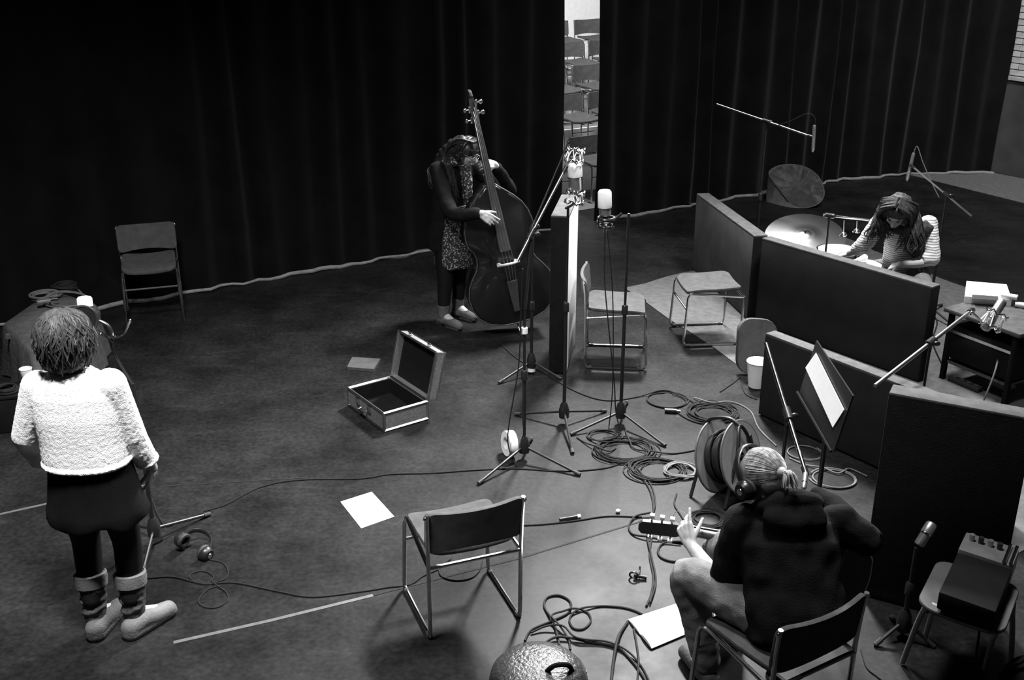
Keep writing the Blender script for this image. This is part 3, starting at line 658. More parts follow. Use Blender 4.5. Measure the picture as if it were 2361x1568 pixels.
def drum(label, c, R, h, name='snare_drum', cat='drum', la=.5):
    c = Vector(c); root = thing(name, label, cat, (c.x, c.y, 0))
    MB().lathe([(R, -h), (R, -.01)], c, UZ, 36).build('shell', 'drum_shell', root)
    MB().lathe([(.002, 0), (R * .98, 0), (R * .98, -.004), (.002, -.004)], c + UZ * .001, UZ, 36).build('head', 'drum_head', root)
    for z in (-.004, -h + .01): MB().torus(c + UZ * z, UZ, R + .006, .008, 40, 8).build('hoop', 'chrome', root)
    for i in range(8):
        a = i * math.pi / 4; MB().cone(c + vec(math.cos(a) * (R + .008), math.sin(a) * (R + .008), -.01), c + vec(math.cos(a) * (R + .008), math.sin(a) * (R + .008), -h + .01), .005, n=6).build('lug', 'chrome', root)
    for i in range(3):
        a = i * 2.094 + la; MB().cone(c + vec(math.cos(a) * R * .8, math.sin(a) * R * .8, -h), vec(c.x + math.cos(a) * R * 1.15, c.y + math.sin(a) * R * 1.15, .01), .010, n=8).build('leg', 'steel', root)
    return root
dr = S(1932, 577, 8.46); drum('white-headed drum beside the cymbal', dr, .16, .06, la=1.75)
sn = vec(2.74, 8.05, .64); drum('white-headed snare drum in front of the drummer', sn, .13, .10)
# little hanging bells on a bar
bp1, bp2 = S(1897, 497, 8.27), S(2012, 510, 8.23); pst = S(1912, 505, 8.27)
bs = stand('thin stand with a horizontal chrome bar in front of the drummer', (pst.x, pst.y), pst.z, [Vector((pst.x, pst.y, 0)) + d_ for d_ in (vec(.02, -.10, 0), vec(-.12, .13, 0), vec(-.06, .19, 0))], (bp1, bp2, .010), .13, boom_m='chrome', name='percussion_stand')
for i, (x, y0, y1) in enumerate(((1946, 508, 538), (1976, 510, 530))):
    t0, t1 = S(x, y0, 8.25), S(x - 1, y1, 8.25)
    bl = thing('hanging_bell', ('longer', 'shorter')[i] + '-stringed small bell hanging from the chrome bar', 'bell', t1)
    MB().cone(t0, t1, .003, n=6).build('cord', 'white_plastic', bl); MB().lathe([(.028, -.02), (.030, -.012), (.016, .006), (.005, .014)], t1, UZ, 16).build('bell', 'chrome', bl)
cn = vec(2.69, 8.08, .664)
tag(MB().limb([cn, cn + vec(.06, .02, .02)], [.02, .026], 10).build('shaker', 'white_plastic'), 'small white shaker lying on the snare drum', 'shaker')
# throne
th = vec(3.12, 8.22, 0); tt = thing('drum_throne', 'round black drum throne under the drummer', 'stool', th)
MB().lathe([(.02, .40), (.15, .40), (.165, .42), (.165, .45), (.14, .475), (.02, .48)], th, UZ, 28).build('seat', 'leather', tt)
MB().cone(th + UZ * .12, th + UZ * .41, .018).build('post', 'chrome', tt)
for i in range(3): a = i * 2.094 + .75; MB().cone(th + UZ * .2, th + vec(math.cos(a) * .25, math.sin(a) * .25, .01), .011, n=8).build('leg', 'chrome', tt)

# ------------------------------------------------------------------ equipment table at the right
ta, tb = G(2165, 872), G(2290, 925); tt_ = (tb - ta); wt = tt_.length + .1; tt_.normalize(); tn = Vector((-tt_.y, tt_.x, 0)); ht = .53
root = thing('equipment_table', 'low black equipment table with papers and tubes on top', 'table', (ta + tb) / 2 + tn * .2)
R3 = Matrix((tt_, tn, UZ)).transposed()
def tp(x, y, z): return ta + tt_ * x + tn * y + UZ * z
MB().box(tp(wt / 2, .2, ht), (wt + .06, .46, .03), R3, .004).build('top', 'gobo_edge', root)
for x in (0.02, wt - .02):
    for y in (.01, .4): MB().box(tp(x, y, ht / 2), (.035, .035, ht), R3, .003).build('leg', 'rack_black', root)
MB().box(tp(wt / 2, .2, .30), (wt, .4, .24), R3, .004).build('equipment_bay', 'rack_black', root)
MB().box(tp(wt / 2, -.004, .385), (wt - .06, .012, .02), R3).build('trim_bar', 'steel', root)
MB().box(tp(wt / 2, .2, .14), (wt - .04, .38, .02), R3).build('lower_shelf', 'gobo_edge', root)
def ptop(px, py, dz=0): return G(px, py, ht + .016 + dz)
q = [ptop(*p) for p in ((2222, 700), (2330, 708), (2318, 672), (2226, 664))]
tag(MB().prism(q, UZ * .05).build('paper_stack', 'paper', flat=True), 'thick stack of white papers on the equipment table', 'papers')
q = [ptop(2240, 690, .055), ptop(2300, 694, .055), ptop(2292, 668, .055), ptop(2238, 664, .055)]
tag(MB().prism(q, UZ * .03).build('folded_towel', 'white_plastic', flat=True), 'folded white cloth on top of the paper stack', 'cloth')
for i, (a, b, lab) in enumerate((((2308, 682), (2346, 688), 'short white tube across the papers on the equipment table'), ((2340, 703), (2420, 714), 'long white tube sticking out past the equipment table'))):
    p0_, p1_ = ptop(*a, .068 if i == 0 else .02), ptop(*b, .068 if i == 0 else .02); tg = thing('cardboard_tube', lab, 'tube', (p0_ + p1_) / 2)
    MB().cone(p0_, p1_, .020, n=14).build('wall', 'white_plastic', tg); MB().torus(p1_, p1_ - p0_, .017, .004, 16, 6).build('rim', 'paper_grey', tg)
bxs = thing('power_strip', 'black power strip on the floor under the equipment table', 'power strip', G(2230, 888)); c = G(2225, 886, .02)
MB().box(c, (.26, .06, .035), R3, .006).build('housing', 'rubber', bxs)
for i in range(4): MB().lathe([(.018, 0), (.018, .004), (.001, .003)], c + tt_ * (-.09 + i * .06) + UZ * .018, UZ, 12).build('socket', 'paper_grey', bxs)
c = G(2310, 890, .02); pd = thing('foot_pedal', 'pale foot pedal on the floor beside the equipment table', 'pedal', c)
MB().box(c, (.17, .09, .035), R3, .01).build('housing', 'reel_disc', pd); MB().cone(c + UZ * .018 + tt_ * .03, c + UZ * .04 + tt_ * .03, .012).build('switch', 'chrome', pd)
c = G(2068, 884, .015); tag(MB().tube([c + vec(-.05, 0, 0), c + vec(.03, .01, 0), c + vec(.05, .012, .005)], [.012, .012, .006], 10).build('audio_plug', 'chrome'), 'bright metal plug lying behind the tall screen', 'plug')

# ------------------------------------------------------------------ music stand
T_, R_, L_ = S(1882, 785, 5.05), S(1966, 912, 4.50), S(1843, 905, 5.03)
nb_ = (R_ - T_).cross(L_ - T_).normalized()
if nb_.dot(CAM - T_) < 0: nb_ = -nb_
B_ = R_ + (L_ - T_); ctr = (T_ + B_) / 2
root = thing('music_stand', 'black music stand holding a bright white sheet', 'music stand', (ctr.x, ctr.y, 0))
MB().prism([T_, R_, B_, L_], -nb_ * .008).build('desk', 'black_metal', root, flat=True)
MB().tube([L_ + nb_ * .012, B_ + nb_ * .012], .007, 6).build('lip', 'rack_black', root)
MB().cone(ctr - nb_ * .01, Vector((ctr.x, ctr.y, ctr.z - .12)) - nb_ * .03, .014).build('tilt_joint', 'black_plastic', root)
MB().cone(vec(ctr.x, ctr.y, .15) - nb_ * .03 + UZ * .0, Vector((ctr.x, ctr.y, ctr.z - .08)) - nb_ * .03, .012).build('pole', 'black_metal', root)
for i in range(3):
    a = i * 2.094 + 1.35; MB().cone(vec(ctr.x, ctr.y, .28) - nb_ * .03, vec(ctr.x + math.cos(a) * .28, ctr.y + math.sin(a) * .28, .01), .009, n=8).build('leg', 'black_metal', root)
q = [onplane(*p, T_ + nb_ * .004, nb_) for p in ((1882, 814), (1947, 945), (1921, 986), (1858, 848))]
tag(MB().prism(q, nb_ * .003).build('music_sheet', 'paper', flat=True), 'white sheet of music leaning on the black music stand', 'paper')

# ------------------------------------------------------------------ cable reel
c = G(1672, 1150); ax = vec(.72, -.62, .30).normalized(); cc = c + UZ * .225 + vec(.02, .10, 0)
root = thing('cable_reel', 'cable reel with two grey discs in a black tube frame', 'cable reel', (cc.x, cc.y, 0))
for s, nm in ((-.085, 0), (.085, 1)):
    d_ = MB().lathe([(.03, -.006), (.208, -.006), (.214, 0), (.208, .006), (.03, .006), (.03, -.006)], cc + ax * s, ax, 44).build('disc', 'reel_disc', root)
    MB().torus(cc + ax * s, ax, .211, .007, 44, 6).build('rim', 'paper_grey', d_)
MB().lathe([(.03, -.085), (.12, -.084), (.13, 0), (.12, .084), (.03, .085)], cc, ax, 30).build('drum', 'cable', root)
for i in range(9): MB().torus(cc + ax * (-.07 + i * .0175), ax, .135 + .01 * (i % 3), .009, 36, 6).build('wound_cable', 'cable', root)
x_, y_, _ = frame_of(ax); up_ = (UZ - ax * UZ.dot(ax)).normalized(); sd_ = ax.cross(up_)
for s in (-.12, .12):
    e0 = cc + ax * s
    MB().limb([Vector((e0.x + sd_.x * .2, e0.y + sd_.y * .2, .012)), e0 + up_ * .05 + sd_ * .08, e0 + up_ * .19, e0 + up_ * .05 - sd_ * .08, Vector((e0.x - sd_.x * .2, e0.y - sd_.y * .2, .012))], [.011] * 5, 8).build('frame_tube', 'black_metal', root)
MB().limb([cc - ax * .12 + up_ * .19, cc - ax * .06 + up_ * .235, cc + ax * .06 + up_ * .235, cc + ax * .12 + up_ * .19], [.012] * 4, 8).build('handle', 'black_metal', root)
MB().cone(cc - ax * .13, cc + ax * .13, .012).build('axle', 'black_metal', root)
MB().box(cc + ax * .10 + sd_ * -.10 + up_ * .02, (.03, .03, .16), Matrix((sd_, ax, up_)).transposed(), .004).build('brake_bar', 'black_plastic', root)

# ------------------------------------------------------------------ round leather case at the bottom edge
c = G(1242, 1560, .40); cz = .47; c.z = 0
root = thing('leather_drum_case', 'round dark leather case with metal clips standing near the empty chair', 'case', c)
MB().lathe([(.175, .0), (.19, .01), (.19, cz - .14), (.188, cz - .13)], c, UZ, 40).build('body', 'leather', root)
MB().lathe([(.194, cz - .15), (.196, cz - .09), (.188, cz - .055), (.16, cz - .022), (.10, cz - .004), (.02, cz)], c, UZ, 40).build('lid', 'leather', root)
for a in (100, 25, 190, 280):
    a = math.radians(a); d = vec(math.cos(a), math.sin(a), 0); MB().box(c + d * .203 + UZ * (cz - .13), (.012, .035, .055), Matrix((d, UZ.cross(d), UZ)).transposed(), .003).build('clip', 'steel', root)
MB().tube(spline([c + vec(.03, -.05, cz - .005), c + vec(.06, -.06, cz + .03), c + vec(.11, -.05, cz + .025), c + vec(.13, -.03, cz - .02)], 5), .010, 8).build('strap', 'case_lining', root)

# ------------------------------------------------------------------ chair with equipment at the lower right
sa = vec(1.98, 3.96, 0)
root = thing('school_chair', 'tube-legged chair with a wooden seat holding the black amplifier', 'chair', sa)
dT = vec(.79, -.61, 0).normalized(); dB = vec(-.54, -.84, 0).normalized(); R5 = Matrix((dT, -dB, UZ)).transposed()
def s5(x, y): return sa + dT * x - dB * y
def seatfn(x, y): return s5(x, y) + UZ * (.445 - .015 * (1 - (x / .2) ** 2)), UZ
MB().pad(rrect(.36, .42, .07), seatfn, .018).build('seat', 'wood_seat', root)
f1, f2 = G(2080, 1532), G(2270, 1548)
MB().tube(spline([f1 + UZ * .012, f1.lerp(s5(-.14, -.12), .6) + UZ * .30, s5(-.13, -.15) + UZ * .425, s5(-.05, -.17) + UZ * .432, s5(.08, -.17) + UZ * .432, s5(.14, -.15) + UZ * .42, f2.lerp(s5(.14, -.14), .5) + UZ * .25, f2 + UZ * .012], 5), .0125, 10).build('front_leg_loop', 'grey_paint', root)
f3, f4 = s5(-.18, .22), s5(.2, .24)
MB().tube(spline([f3 + UZ * .012, s5(-.15, .17) + UZ * .3, s5(-.13, .15) + UZ * .425, s5(.13, .15) + UZ * .425, s5(.17, .18) + UZ * .3, f4 + UZ * .012], 5), .0125, 10).build('rear_leg_loop', 'grey_paint', root)
root = thing('small_amplifier', 'small black amplifier with grey control deck and chrome bars, resting on a chair', 'amplifier', s5(0, 0) + UZ * .455)
MB().box(s5(.02, -.03) + UZ * .50, (.23, .36, .085), R5, .008).build('cabinet', 'rack_black', root)
MB().box(s5(.02, .235) + UZ * .51, (.23, .17, .10), R5, .006).build('control_deck', 'amp_grey', root)
for i in range(4):
    MB().cone(s5(-.06 + i * .04, .26) + UZ * .56, s5(-.06 + i * .04, .26) + UZ * .59, .012, n=12).build('knob', 'black_plastic' if i % 2 else 'mic_grey', root)
for i in range(2): MB().tube([s5(.098 + i * .028, .31) + UZ * .568, s5(.098 + i * .028, .15) + UZ * .568], .009, 8).build('chrome_bar', 'chrome', root)
p, q = S(2118, 1258, 4.25), S(2151, 1205, 4.3)
mic('cylindrical silver-headed microphone beside the small amplifier', p, q, .024, 'mic_grey', 'mic_grey', .5)
stand('short black stand holding the microphone next to the small amplifier', (p.x - .01, p.y), p.z - .01, [Vector((p.x - .01, p.y, 0)) + d_ for d_ in (vec(0, .15, 0), vec(-.14, -.06, 0), vec(.12, -.07, 0))], name='short_stand')
# half-seen chair at the right edge
dup(ch0, (2.64, 4.14, 0), face(-.9, .45), 'dark sled-base chair standing directly behind the amplifier chair')

# ------------------------------------------------------------------ draped table and coffee cup, left
root = thing('draped_table', 'low table under a grey cloth piled with coiled cables', 'table', G(60, 880))
def dt(px, py, z): return G(px, py, z)
zt = .42
c0 = [G(8, 745, zt), G(120, 668, zt), G(222, 700, zt), G(190, 775, zt), G(70, 810, zt)]
top_c = sum(c0, Vector()) / 5
rr = []
N_ = 48
def outline(k, z, wob):
    out = []
    for i in range(N_):
        t = i / N_ * 5; a = int(t) % 5; u = t - int(t); p = c0[a].lerp(c0[(a + 1) % 5], u); d = (p - top_c); d.z = 0
        q = top_c + d * k * (1 + wob * math.sin(i * 1.7) + wob * .6 * math.sin(i * .9 + 1)); q.z = z; out.append(q)
    return out
MB().rings([outline(.02, zt + .01, 0), outline(.5, zt + .012, .01), outline(.97, zt, .0), outline(1.03, zt - .03, .01), outline(1.10, zt * .5, .04), outline(1.18, .02, .07)]).build('cloth', 'cloth_grey', root, smooth=70)
MB().box(top_c - UZ * .04, (.5, .5, .03)).build('table_top', 'wood_seat', root)
for sx in (-.2, .2):
    for sy in (-.2, .2): MB().cone(vec(top_c.x + sx, top_c.y + sy, 0), vec(top_c.x + sx, top_c.y + sy, .38), .015, n=8).build('leg', 'steel', root)
LAID = {}
def lay(pts, r, z0, self_cross):
    """lift a floor cable over those already lying there, and over itself"""
    n = len(pts); zs = [p.z for p in pts]
    for i, p in enumerate(pts):
        cx, cy = int(math.floor(p.x / .03)), int(math.floor(p.y / .03))
        for ix in (-1, 0, 1):
            for iy in (-1, 0, 1):
                for (x, y, zt_, rp) in LAID.get((cx + ix, cy + iy), ()):
                    d = math.hypot(p.x - x, p.y - y)
                    if d < r + rp and z0 - .005 < zt_ < z0 + .06: zs[i] = max(zs[i], zt_ + r)
        if self_cross:
            for j in range(0, i - 6):
                if (pts[j].xy - p.xy).length < 2.2 * r: zs[i] = max(zs[i], zs[j] + 2 * r)
    for k in range(2):
        rng = range(1, n) if k == 0 else range(n - 2, -1, -1)
        for i in rng:
            q = i - 1 if k == 0 else i + 1; zs[i] = max(zs[i], zs[q] - .16 * (pts[i].xy - pts[q].xy).length)
    for k in range(3): zs = [zs[0]] + [max(zs[i] * .8, (zs[i - 1] + 2 * zs[i] + zs[i + 1]) / 4) for i in range(1, n - 1)] + [zs[-1]]
    out = [Vector((p.x, p.y, z)) for p, z in zip(pts, zs)]
    for i in range(n - 1):
        m = max(1, int((out[i + 1] - out[i]).length / .006))
        for k in range(m):
            q = out[i].lerp(out[i + 1], k / m); LAID.setdefault((int(math.floor(q.x / .03)), int(math.floor(q.y / .03))), []).append((q.x, q.y, q.z + r, r))
    return out
def coil(label, c, R, loops, r=.006, squash=.9, m='cable', seed=1, z=0.0, tail=None, jit=.28, cat='cable'):
    rnd = random.Random(seed); pts = []; c = Vector(c); n = 14
    ph = rnd.uniform(0, 6); ox = oy = 0; rad = R
    for k in range(loops):
        nrad = R * rnd.uniform(1 - jit, 1 + jit * .4); nox = rnd.uniform(-.2, .2) * R; noy = rnd.uniform(-.18, .18) * R
        for i in range(n):
            u = i / n; a = ph + 2 * math.pi * u; q = rad * (1 - u) + nrad * u
            pts.append(vec(c.x + (ox * (1 - u) + nox * u) + q * math.cos(a), c.y + (oy * (1 - u) + noy * u) + q * squash * math.sin(a), z + r + (k % 4) * r * 1.1))
        rad, ox, oy = nrad, nox, noy
    if tail: pts += [Vector((t.x, t.y, z + r)) for t in tail]
    P = spline(pts, 2)
    P = lay(P, r, z, False)
    return tag(MB().tube(P, r, 6).build('coiled_cable', m), label, cat)
coil('thick pale coil of cable on the draped table', G(105, 690, zt), .11, 6, .008, m='cable_grey', seed=4, z=zt + .012)
coil('thin loose coil of cable on the draped table', G(150, 700, zt), .16, 3, .005, m='cable_grey', seed=5, z=zt + .012)
coil('dark bundle of cable on the draped table beside the pale coil', G(150, 672, zt), .09, 4, .010, m='cable', seed=6, z=zt + .012)
o = thing('audio_adapter', 'small pale adapter lying on the draped table', 'adapter', G(100, 695, zt + .05)); c = G(100, 694, zt + .068)
MB().box(c, (.10, .05, .03), Matrix.Rotation(.5, 3, 'Z'), .01).build('housing', 'mic_grey', o); MB().cone(c + vec(.04, .03, 0), c + vec(.09, .05, 0), .012).build('plug', 'black_plastic', o)
# low dark box with the paper cup in front of the singer
tk = G(52, 890, .26); tk.z = 0; tk += vec(-.07, -.05, 0); o = thing('storage_trunk', 'low black trunk in front of the singer with a white cup on it', 'trunk', tk)
MB().box(tk + UZ * .12, (.34, .26, .24), Matrix.Rotation(.3, 3, 'Z'), .01).build('body', 'rack_black', o); MB().box(tk + UZ * .25, (.35, .27, .02), Matrix.Rotation(.3, 3, 'Z'), .006).build('lid', 'rack_black', o)
for s in (-.15, .15): MB().box(tk + Matrix.Rotation(.3, 3, 'Z') @ vec(s * .6, -.135, .22), (.04, .012, .05), Matrix.Rotation(.3, 3, 'Z'), .003).build('latch', 'chrome', o)
cu = G(64, 880, .26); cup = thing('paper_cup', 'white paper cup standing on the low black trunk', 'cup', cu)
MB().lathe([(.028, 0), (.030, .002), (.040, .095), (.038, .095), (.028, .006), (.001, .006)], cu, UZ, 24).build('wall', 'paper', cup); MB().torus(cu + UZ * .095, UZ, .039, .003, 24, 6).build('rim', 'paper', cup)

# ------------------------------------------------------------------ cables on the floor
def cable(label, px, r=.0045, m='cable', z=0.0, sub=6, wob=0, cat='cable', lift=None):
    pts = []
    for i, p in enumerate(px):
        g = G(p[0], p[1], 0) if len(p) == 2 else S(p[0], p[1], p[2])
        if len(p) == 2: g.z = r + z
        pts.append(g)
    P = spline(pts, sub)
    if all(len(p) == 2 for p in px): P = lay(P, r, z, True)
    return tag(MB().tube(P, r, 6).build('cable', m), label, cat)
cable('long thin cable crossing the floor from the singer stand to the boom stands', [(470, 1180), (520, 1165), (600, 1125), (690, 1108), (830, 1105), (900, 1095), (1000, 1092), (1100, 1085), (1190, 1082), (1300, 1088), (1400, 1080), (1450, 1060)])
cable('thin cable wandering from the headphones under the empty chair', [(340, 1335), (400, 1332), (470, 1348), (540, 1345), (640, 1365), (720, 1378), (830, 1366), (900, 1355), (945, 1350), (975, 1330), (1010, 1315)], .004)
cable('loop of headphone cable lying below the headphones', [(470, 1290), (515, 1300), (525, 1330), (490, 1345), (445, 1340), (440, 1325), (470, 1318), (492, 1330), (490, 1345), (520, 1365), (525, 1385), (500, 1402), (470, 1400), (458, 1385), (480, 1360), (510, 1352)], .0035)
cable('cable hanging loose around the singer stand base', [(350, 1150), (365, 1190), (385, 1215), (420, 1200), (450, 1195)], .004)
cable('loop of cable on the floor under the empty chair seat', [(1040, 1290), (1015, 1310), (1018, 1330), (1050, 1340), (1085, 1335), (1105, 1318), (1112, 1295)], .004)
cable('cable running from the empty chair past the dropped plug', [(1205, 1213), (1260, 1210), (1330, 1202), (1400, 1192), (1480, 1194)], .0045)
cable('heavy cable looping twice beside the leather case', [(1210, 1480), (1225, 1455), (1270, 1435), (1310, 1415), (1315, 1390), (1290, 1375), (1262, 1380), (1255, 1400), (1268, 1425), (1280, 1450), (1290, 1490)], .0058)
cable('heavy cable curling from the leather case into a ring near the notebook', [(1315, 1500), (1310, 1475), (1290, 1450), (1272, 1430), (1300, 1415), (1330, 1408), (1355, 1415), (1362, 1435), (1345, 1452), (1322, 1450), (1313, 1430), (1330, 1412), (1380, 1400), (1430, 1402), (1460, 1409), (1480, 1418)], .0052)
cable('thick cable sweeping from the leather case past the notebook', [(1250, 1490), (1285, 1475), (1350, 1482), (1420, 1495), (1460, 1530), (1490, 1575), (1500, 1600)], .0065)
cable('second thick cable running beside the sweeping one', [(1225, 1462), (1260, 1452), (1300, 1455), (1330, 1480), (1400, 1487), (1450, 1510), (1480, 1540), (1500, 1580)], .0052)
cable('thick bent cable coming out from under the notebook', [(1447, 1437), (1430, 1465), (1420, 1500), (1413, 1540), (1408, 1590)], .0075)
cable('pair-like thin cable under the notebook edge', [(1461, 1452), (1468, 1490), (1472, 1530), (1468, 1590)], .005)
cable('cable dropping from the coils past the guitar headstock', [(1440, 1068), (1470, 1095), (1495, 1125), (1506, 1165), (1505, 1220), (1498, 1280), (1506, 1330), (1502, 1370), (1490, 1400)], .006)
cable('second cable hanging close beside the headstock cable', [(1462, 1075), (1490, 1105), (1505, 1130), (1510, 1170), (1492, 1230), (1502, 1290), (1512, 1345), (1498, 1395)], .005)
cable('round loop of cable under the guitar headstock', [(1500, 1190), (1465, 1195), (1450, 1215), (1460, 1235), (1500, 1245), (1545, 1250), (1580, 1255)], .006)
cable('oval loop of cable on the floor below the guitar neck', [(1570, 1255), (1530, 1255), (1517, 1272), (1525, 1288), (1555, 1297), (1590, 1290)], .006)
cable('cable trailing from the reel to the guitar', [(1560, 1140), (1555, 1165), (1570, 1190), (1585, 1215)], .005)
coil('large neat coil of black cable in front of the silver microphone stand', G(1440, 1040), .19, 12, .0038, seed=11, squash=.85)
coil('second coil of black cable overlapping the large neat coil', G(1515, 1085), .17, 9, .0038, seed=12, squash=.85)
coil('single ring of cable beyond the dropped connector', G(1538, 925), .145, 2, .0045, seed=13, jit=.06, squash=.9)
coil('tight coil of thin cable close to the low screen', G(1645, 955), .17, 11, .0038, seed=14, m='cable')
coil('fine coil of pale cable next to the cable reel', G(1570, 1090), .10, 6, .004, seed=15, m='cable_grey', jit=.1)
coil('dark coil of cable beside the knee of the seated guitarist', G(1632, 1200), .10, 12, .0038, seed=16)
coil('loose pale coil lying under the chrome boom stand', G(1915, 1105), .13, 2, .005, m='cable_grey', seed=17, jit=.1)
coil('small pale loop of cable beside the chrome boom stand', G(1857, 1045), .11, 2, .004, m='cable_grey', seed=18, jit=.05)
cable('pale cable lying along the foot of the low screen', [(1820, 1058), (1860, 1075), (1900, 1085), (1935, 1095), (1960, 1085), (2000, 1100)], .005, 'cable_grey')
cable('dark connector cable snaking between the coil and the reel', [(1555, 948), (1590, 970), (1630, 980), (1670, 975), (1690, 965)], .0055)
cable('cable running from the silver microphone stand to the reel', [(1440, 985), (1450, 1020), (1470, 1040), (1540, 1048), (1600, 1040), (1625, 1030)], .005)
cable('cable drawn from the stands through the coils', [(1330, 1010), (1360, 1030), (1400, 1045), (1420, 1035)], .005)
cable('cable winding along the floor behind the stands', [(1150, 790), (1195, 830), (1260, 865), (1330, 905), (1400, 925), (1480, 915), (1540, 905), (1600, 930)], .0045)
cable('cable leaving the coil towards the low screen', [(1600, 920), (1640, 935), (1690, 930), (1730, 950), (1750, 990), (1790, 1030)], .005, 'cable_grey')
cable('thin cable curling past the foot of the white bin', [(1660, 905), (1688, 886), (1708, 872), (1712, 895), (1722, 912), (1745, 922)], .0045)
cable('microphone cable hanging down the boom stand by the tape roll', [(1205, 620, 6.02), (1200, 750, 6.03), (1195, 850, 6.03), (1172, 990, 6.0), (1175, 1040, 5.99), (1190, 1075)], .0045)
cable('microphone cable hanging from the big silver microphone', [(1395, 520, 6.5), (1394, 640, 6.47), (1402, 740, 6.42), (1416, 880, 6.42), (1420, 950, 6.43), (1432, 1000)], .0045)
cable('second cable hanging beside the silver microphone stand', [(1400, 530, 6.5), (1411, 650, 6.5), (1414, 760, 6.5), (1412, 900, 6.5), (1404, 985)], .004)
cable('thin cable looping over the far overhead boom', [(1776, 293, 9.45), (1820, 280, 9.3), (1860, 262, 9.15), (1878, 270, 9.12), (1879, 290, 9.12)], .0035)
cable('thin pale cable hanging from the overhead microphone to its boom stand', [(2107, 352, 8.77), (2115, 338, 8.76), (2128, 375, 8.72), (2150, 425, 8.66), (2165, 455, 8.62)], .004, 'cable_grey')
cable('cable trailing across the mat beside the equipment table', [(2290, 770), (2320, 790), (2361, 805), (2420, 830)], .005, z=.006)
cable('pale cable hanging down the equipment table leg', [(2300, 824, 6.99), (2299, 838, 6.90), (2289, 872, 6.84), (2273, 912, 6.82), (2266, 930)], .006, 'cable_grey', z=.006)
cable('second cable on the mat behind the tall screen', [(2120, 690), (2140, 720), (2160, 745), (2150, 790), (2170, 840)], .006, z=.006)
cable('curled cable under the guitarist chair', [(1985, 1500), (1998, 1540), (2020, 1560), (2040, 1575)], .004)
cable('thick cable falling behind the small amplifier chair', [(2262, 1420, 4.0), (2255, 1480, 3.95), (2246, 1540, 3.9), (2240, 1575)], .0058)
cable('curled cable on the draped table edge towards the pop screen', [(130, 668, 8.1), (165, 660, 8.1), (190, 678, 8.1), (185, 690, 8.1)], .005, 'cable_grey')
coil('tangle of black cable lying on the low trunk beside the cup', G(16, 903, .26), .072, 4, .007, seed=21, z=.262)
coil('small coil of black cable lying by the edge-on screen', G(1395, 1010), .12, 3, .005, seed=22)

# black bag in the corner
c = G(2392, 1580, .12); c.z = 0; bg = thing('shoulder_bag', 'black soft bag on the floor beyond the small amplifier chair', 'bag', c)
b = MB(); b.ball(c + UZ * .12, (.17, .14, .13)); b.ball(c + vec(.03, 0, .08), (.18, .15, .08)); blob('bag_body', b, 'coat', bg, .012, 4, .02, 9)
MB().tube(spline([c + vec(-.15, 0, .2), c + vec(-.05, -.03, .30), c + vec(.08, 0, .28), c + vec(.15, .02, .19)], 5), .009, 8).build('strap', 'coat', bg)
# ------------------------------------------------------------------ people
def hand(mb, wrist, f, n, side=1, curl=.5, s=1.0, spread=.12, thumb_curl=.4, curls=None):
    """palm + five fingers; f: pointing direction, n: palm side, side: +1/-1 which side the thumb leaves"""
    w = Vector(wrist); f = Vector(f).normalized(); n = Vector(n); n = (n - f * n.dot(f)).normalized(); l = f.cross(n) * side
    offs = [.033, .011, -.011, -.031]; lens = [.070, .078, .073, .057]
    for i, o in enumerate(offs):
        k = w + f * (.088 - abs(i - 1) * .004) * s + l * o * s
        mb.tube([w + l * o * .55 * s, k], [.0155 * s, .0125 * s], 8); mb.ball(k, .0125 * s, nu=8, nv=6)
        c = curls[i] if curls else curl
        d = (f + l * (spread * (1.5 - i) * .5)).normalized(); p = k; r = .0095 * s
        for j, fr in enumerate((.45, .31, .24)):
            ang = c * (1.0, 1.25, .8)[j]; ax = d.cross(n)
            if ax.length > 1e-4: d = (Matrix.Rotation(ang, 3, ax.normalized()) @ d).normalized()
            n2 = p + d * lens[i] * fr * s; r2 = r * .92
            mb.tube([p, n2], [r, r2], 8); mb.ball(n2, r2, nu=8, nv=6); p, r = n2, r2
    mb.ball(w + f * .045 * s, (.03 * s, .03 * s, .016 * s), Matrix((l, f, n)).transposed(), 10, 7)
    b = w + f * .018 * s + l * .022 * s; d = (f * .72 + l * .62 + n * .35).normalized(); p = b; r = .0135 * s
    for j, ln in enumerate((.042, .034, .027)):
        if j: d = (d + f * .25 * thumb_curl + n * .35 * thumb_curl - l * .15 * thumb_curl).normalized()
        q = p + d * ln * s; r2 = r * .85; mb.tube([p, q], [r, r2], 8); mb.ball(q, r2, nu=8, nv=6); p, r = q, r2
def basis(fwd, up):
    f = Vector(fwd).normalized(); u = Vector(up); u = (u - f * u.dot(f)).normalized(); r = f.cross(u); return r, f, u
def head(mb, c, fwd, up, s=1.0):
    r, f, u = basis(fwd, up); c = Vector(c); R = Matrix((r, f, u)).transposed()
    def P(x, y, z): return c + (r * x + f * y + u * z) * s
    mb.ball(P(0, -.012, .028), (.074 * s, .094 * s, .088 * s), R, 18, 12)
    mb.ball(P(0, .022, -.022), (.062 * s, .072 * s, .082 * s), R, 16, 10)
    mb.ball(P(0, .052, -.080), (.032 * s, .034 * s, .026 * s), R, 12, 8)
    mb.tube([P(0, .088, .018), P(0, .112, -.022)], [.009 * s, .015 * s], 8); mb.ball(P(0, .108, -.024), .0145 * s, nu=8, nv=6)
    mb.ball(P(0, .088, .034), (.050 * s, .012 * s, .008 * s), R, 10, 6)
    for k in (-1, 1):
        mb.ball(P(k * .076, -.008, -.008), (.010 * s, .018 * s, .030 * s), R, 10, 8)
        mb.ball(P(k * .038, .066, -.020), (.020 * s, .018 * s, .018 * s), R, 8, 6)
    mb.ball(P(0, .088, -.052), (.024 * s, .010 * s, .009 * s), R, 10, 6)
    return P
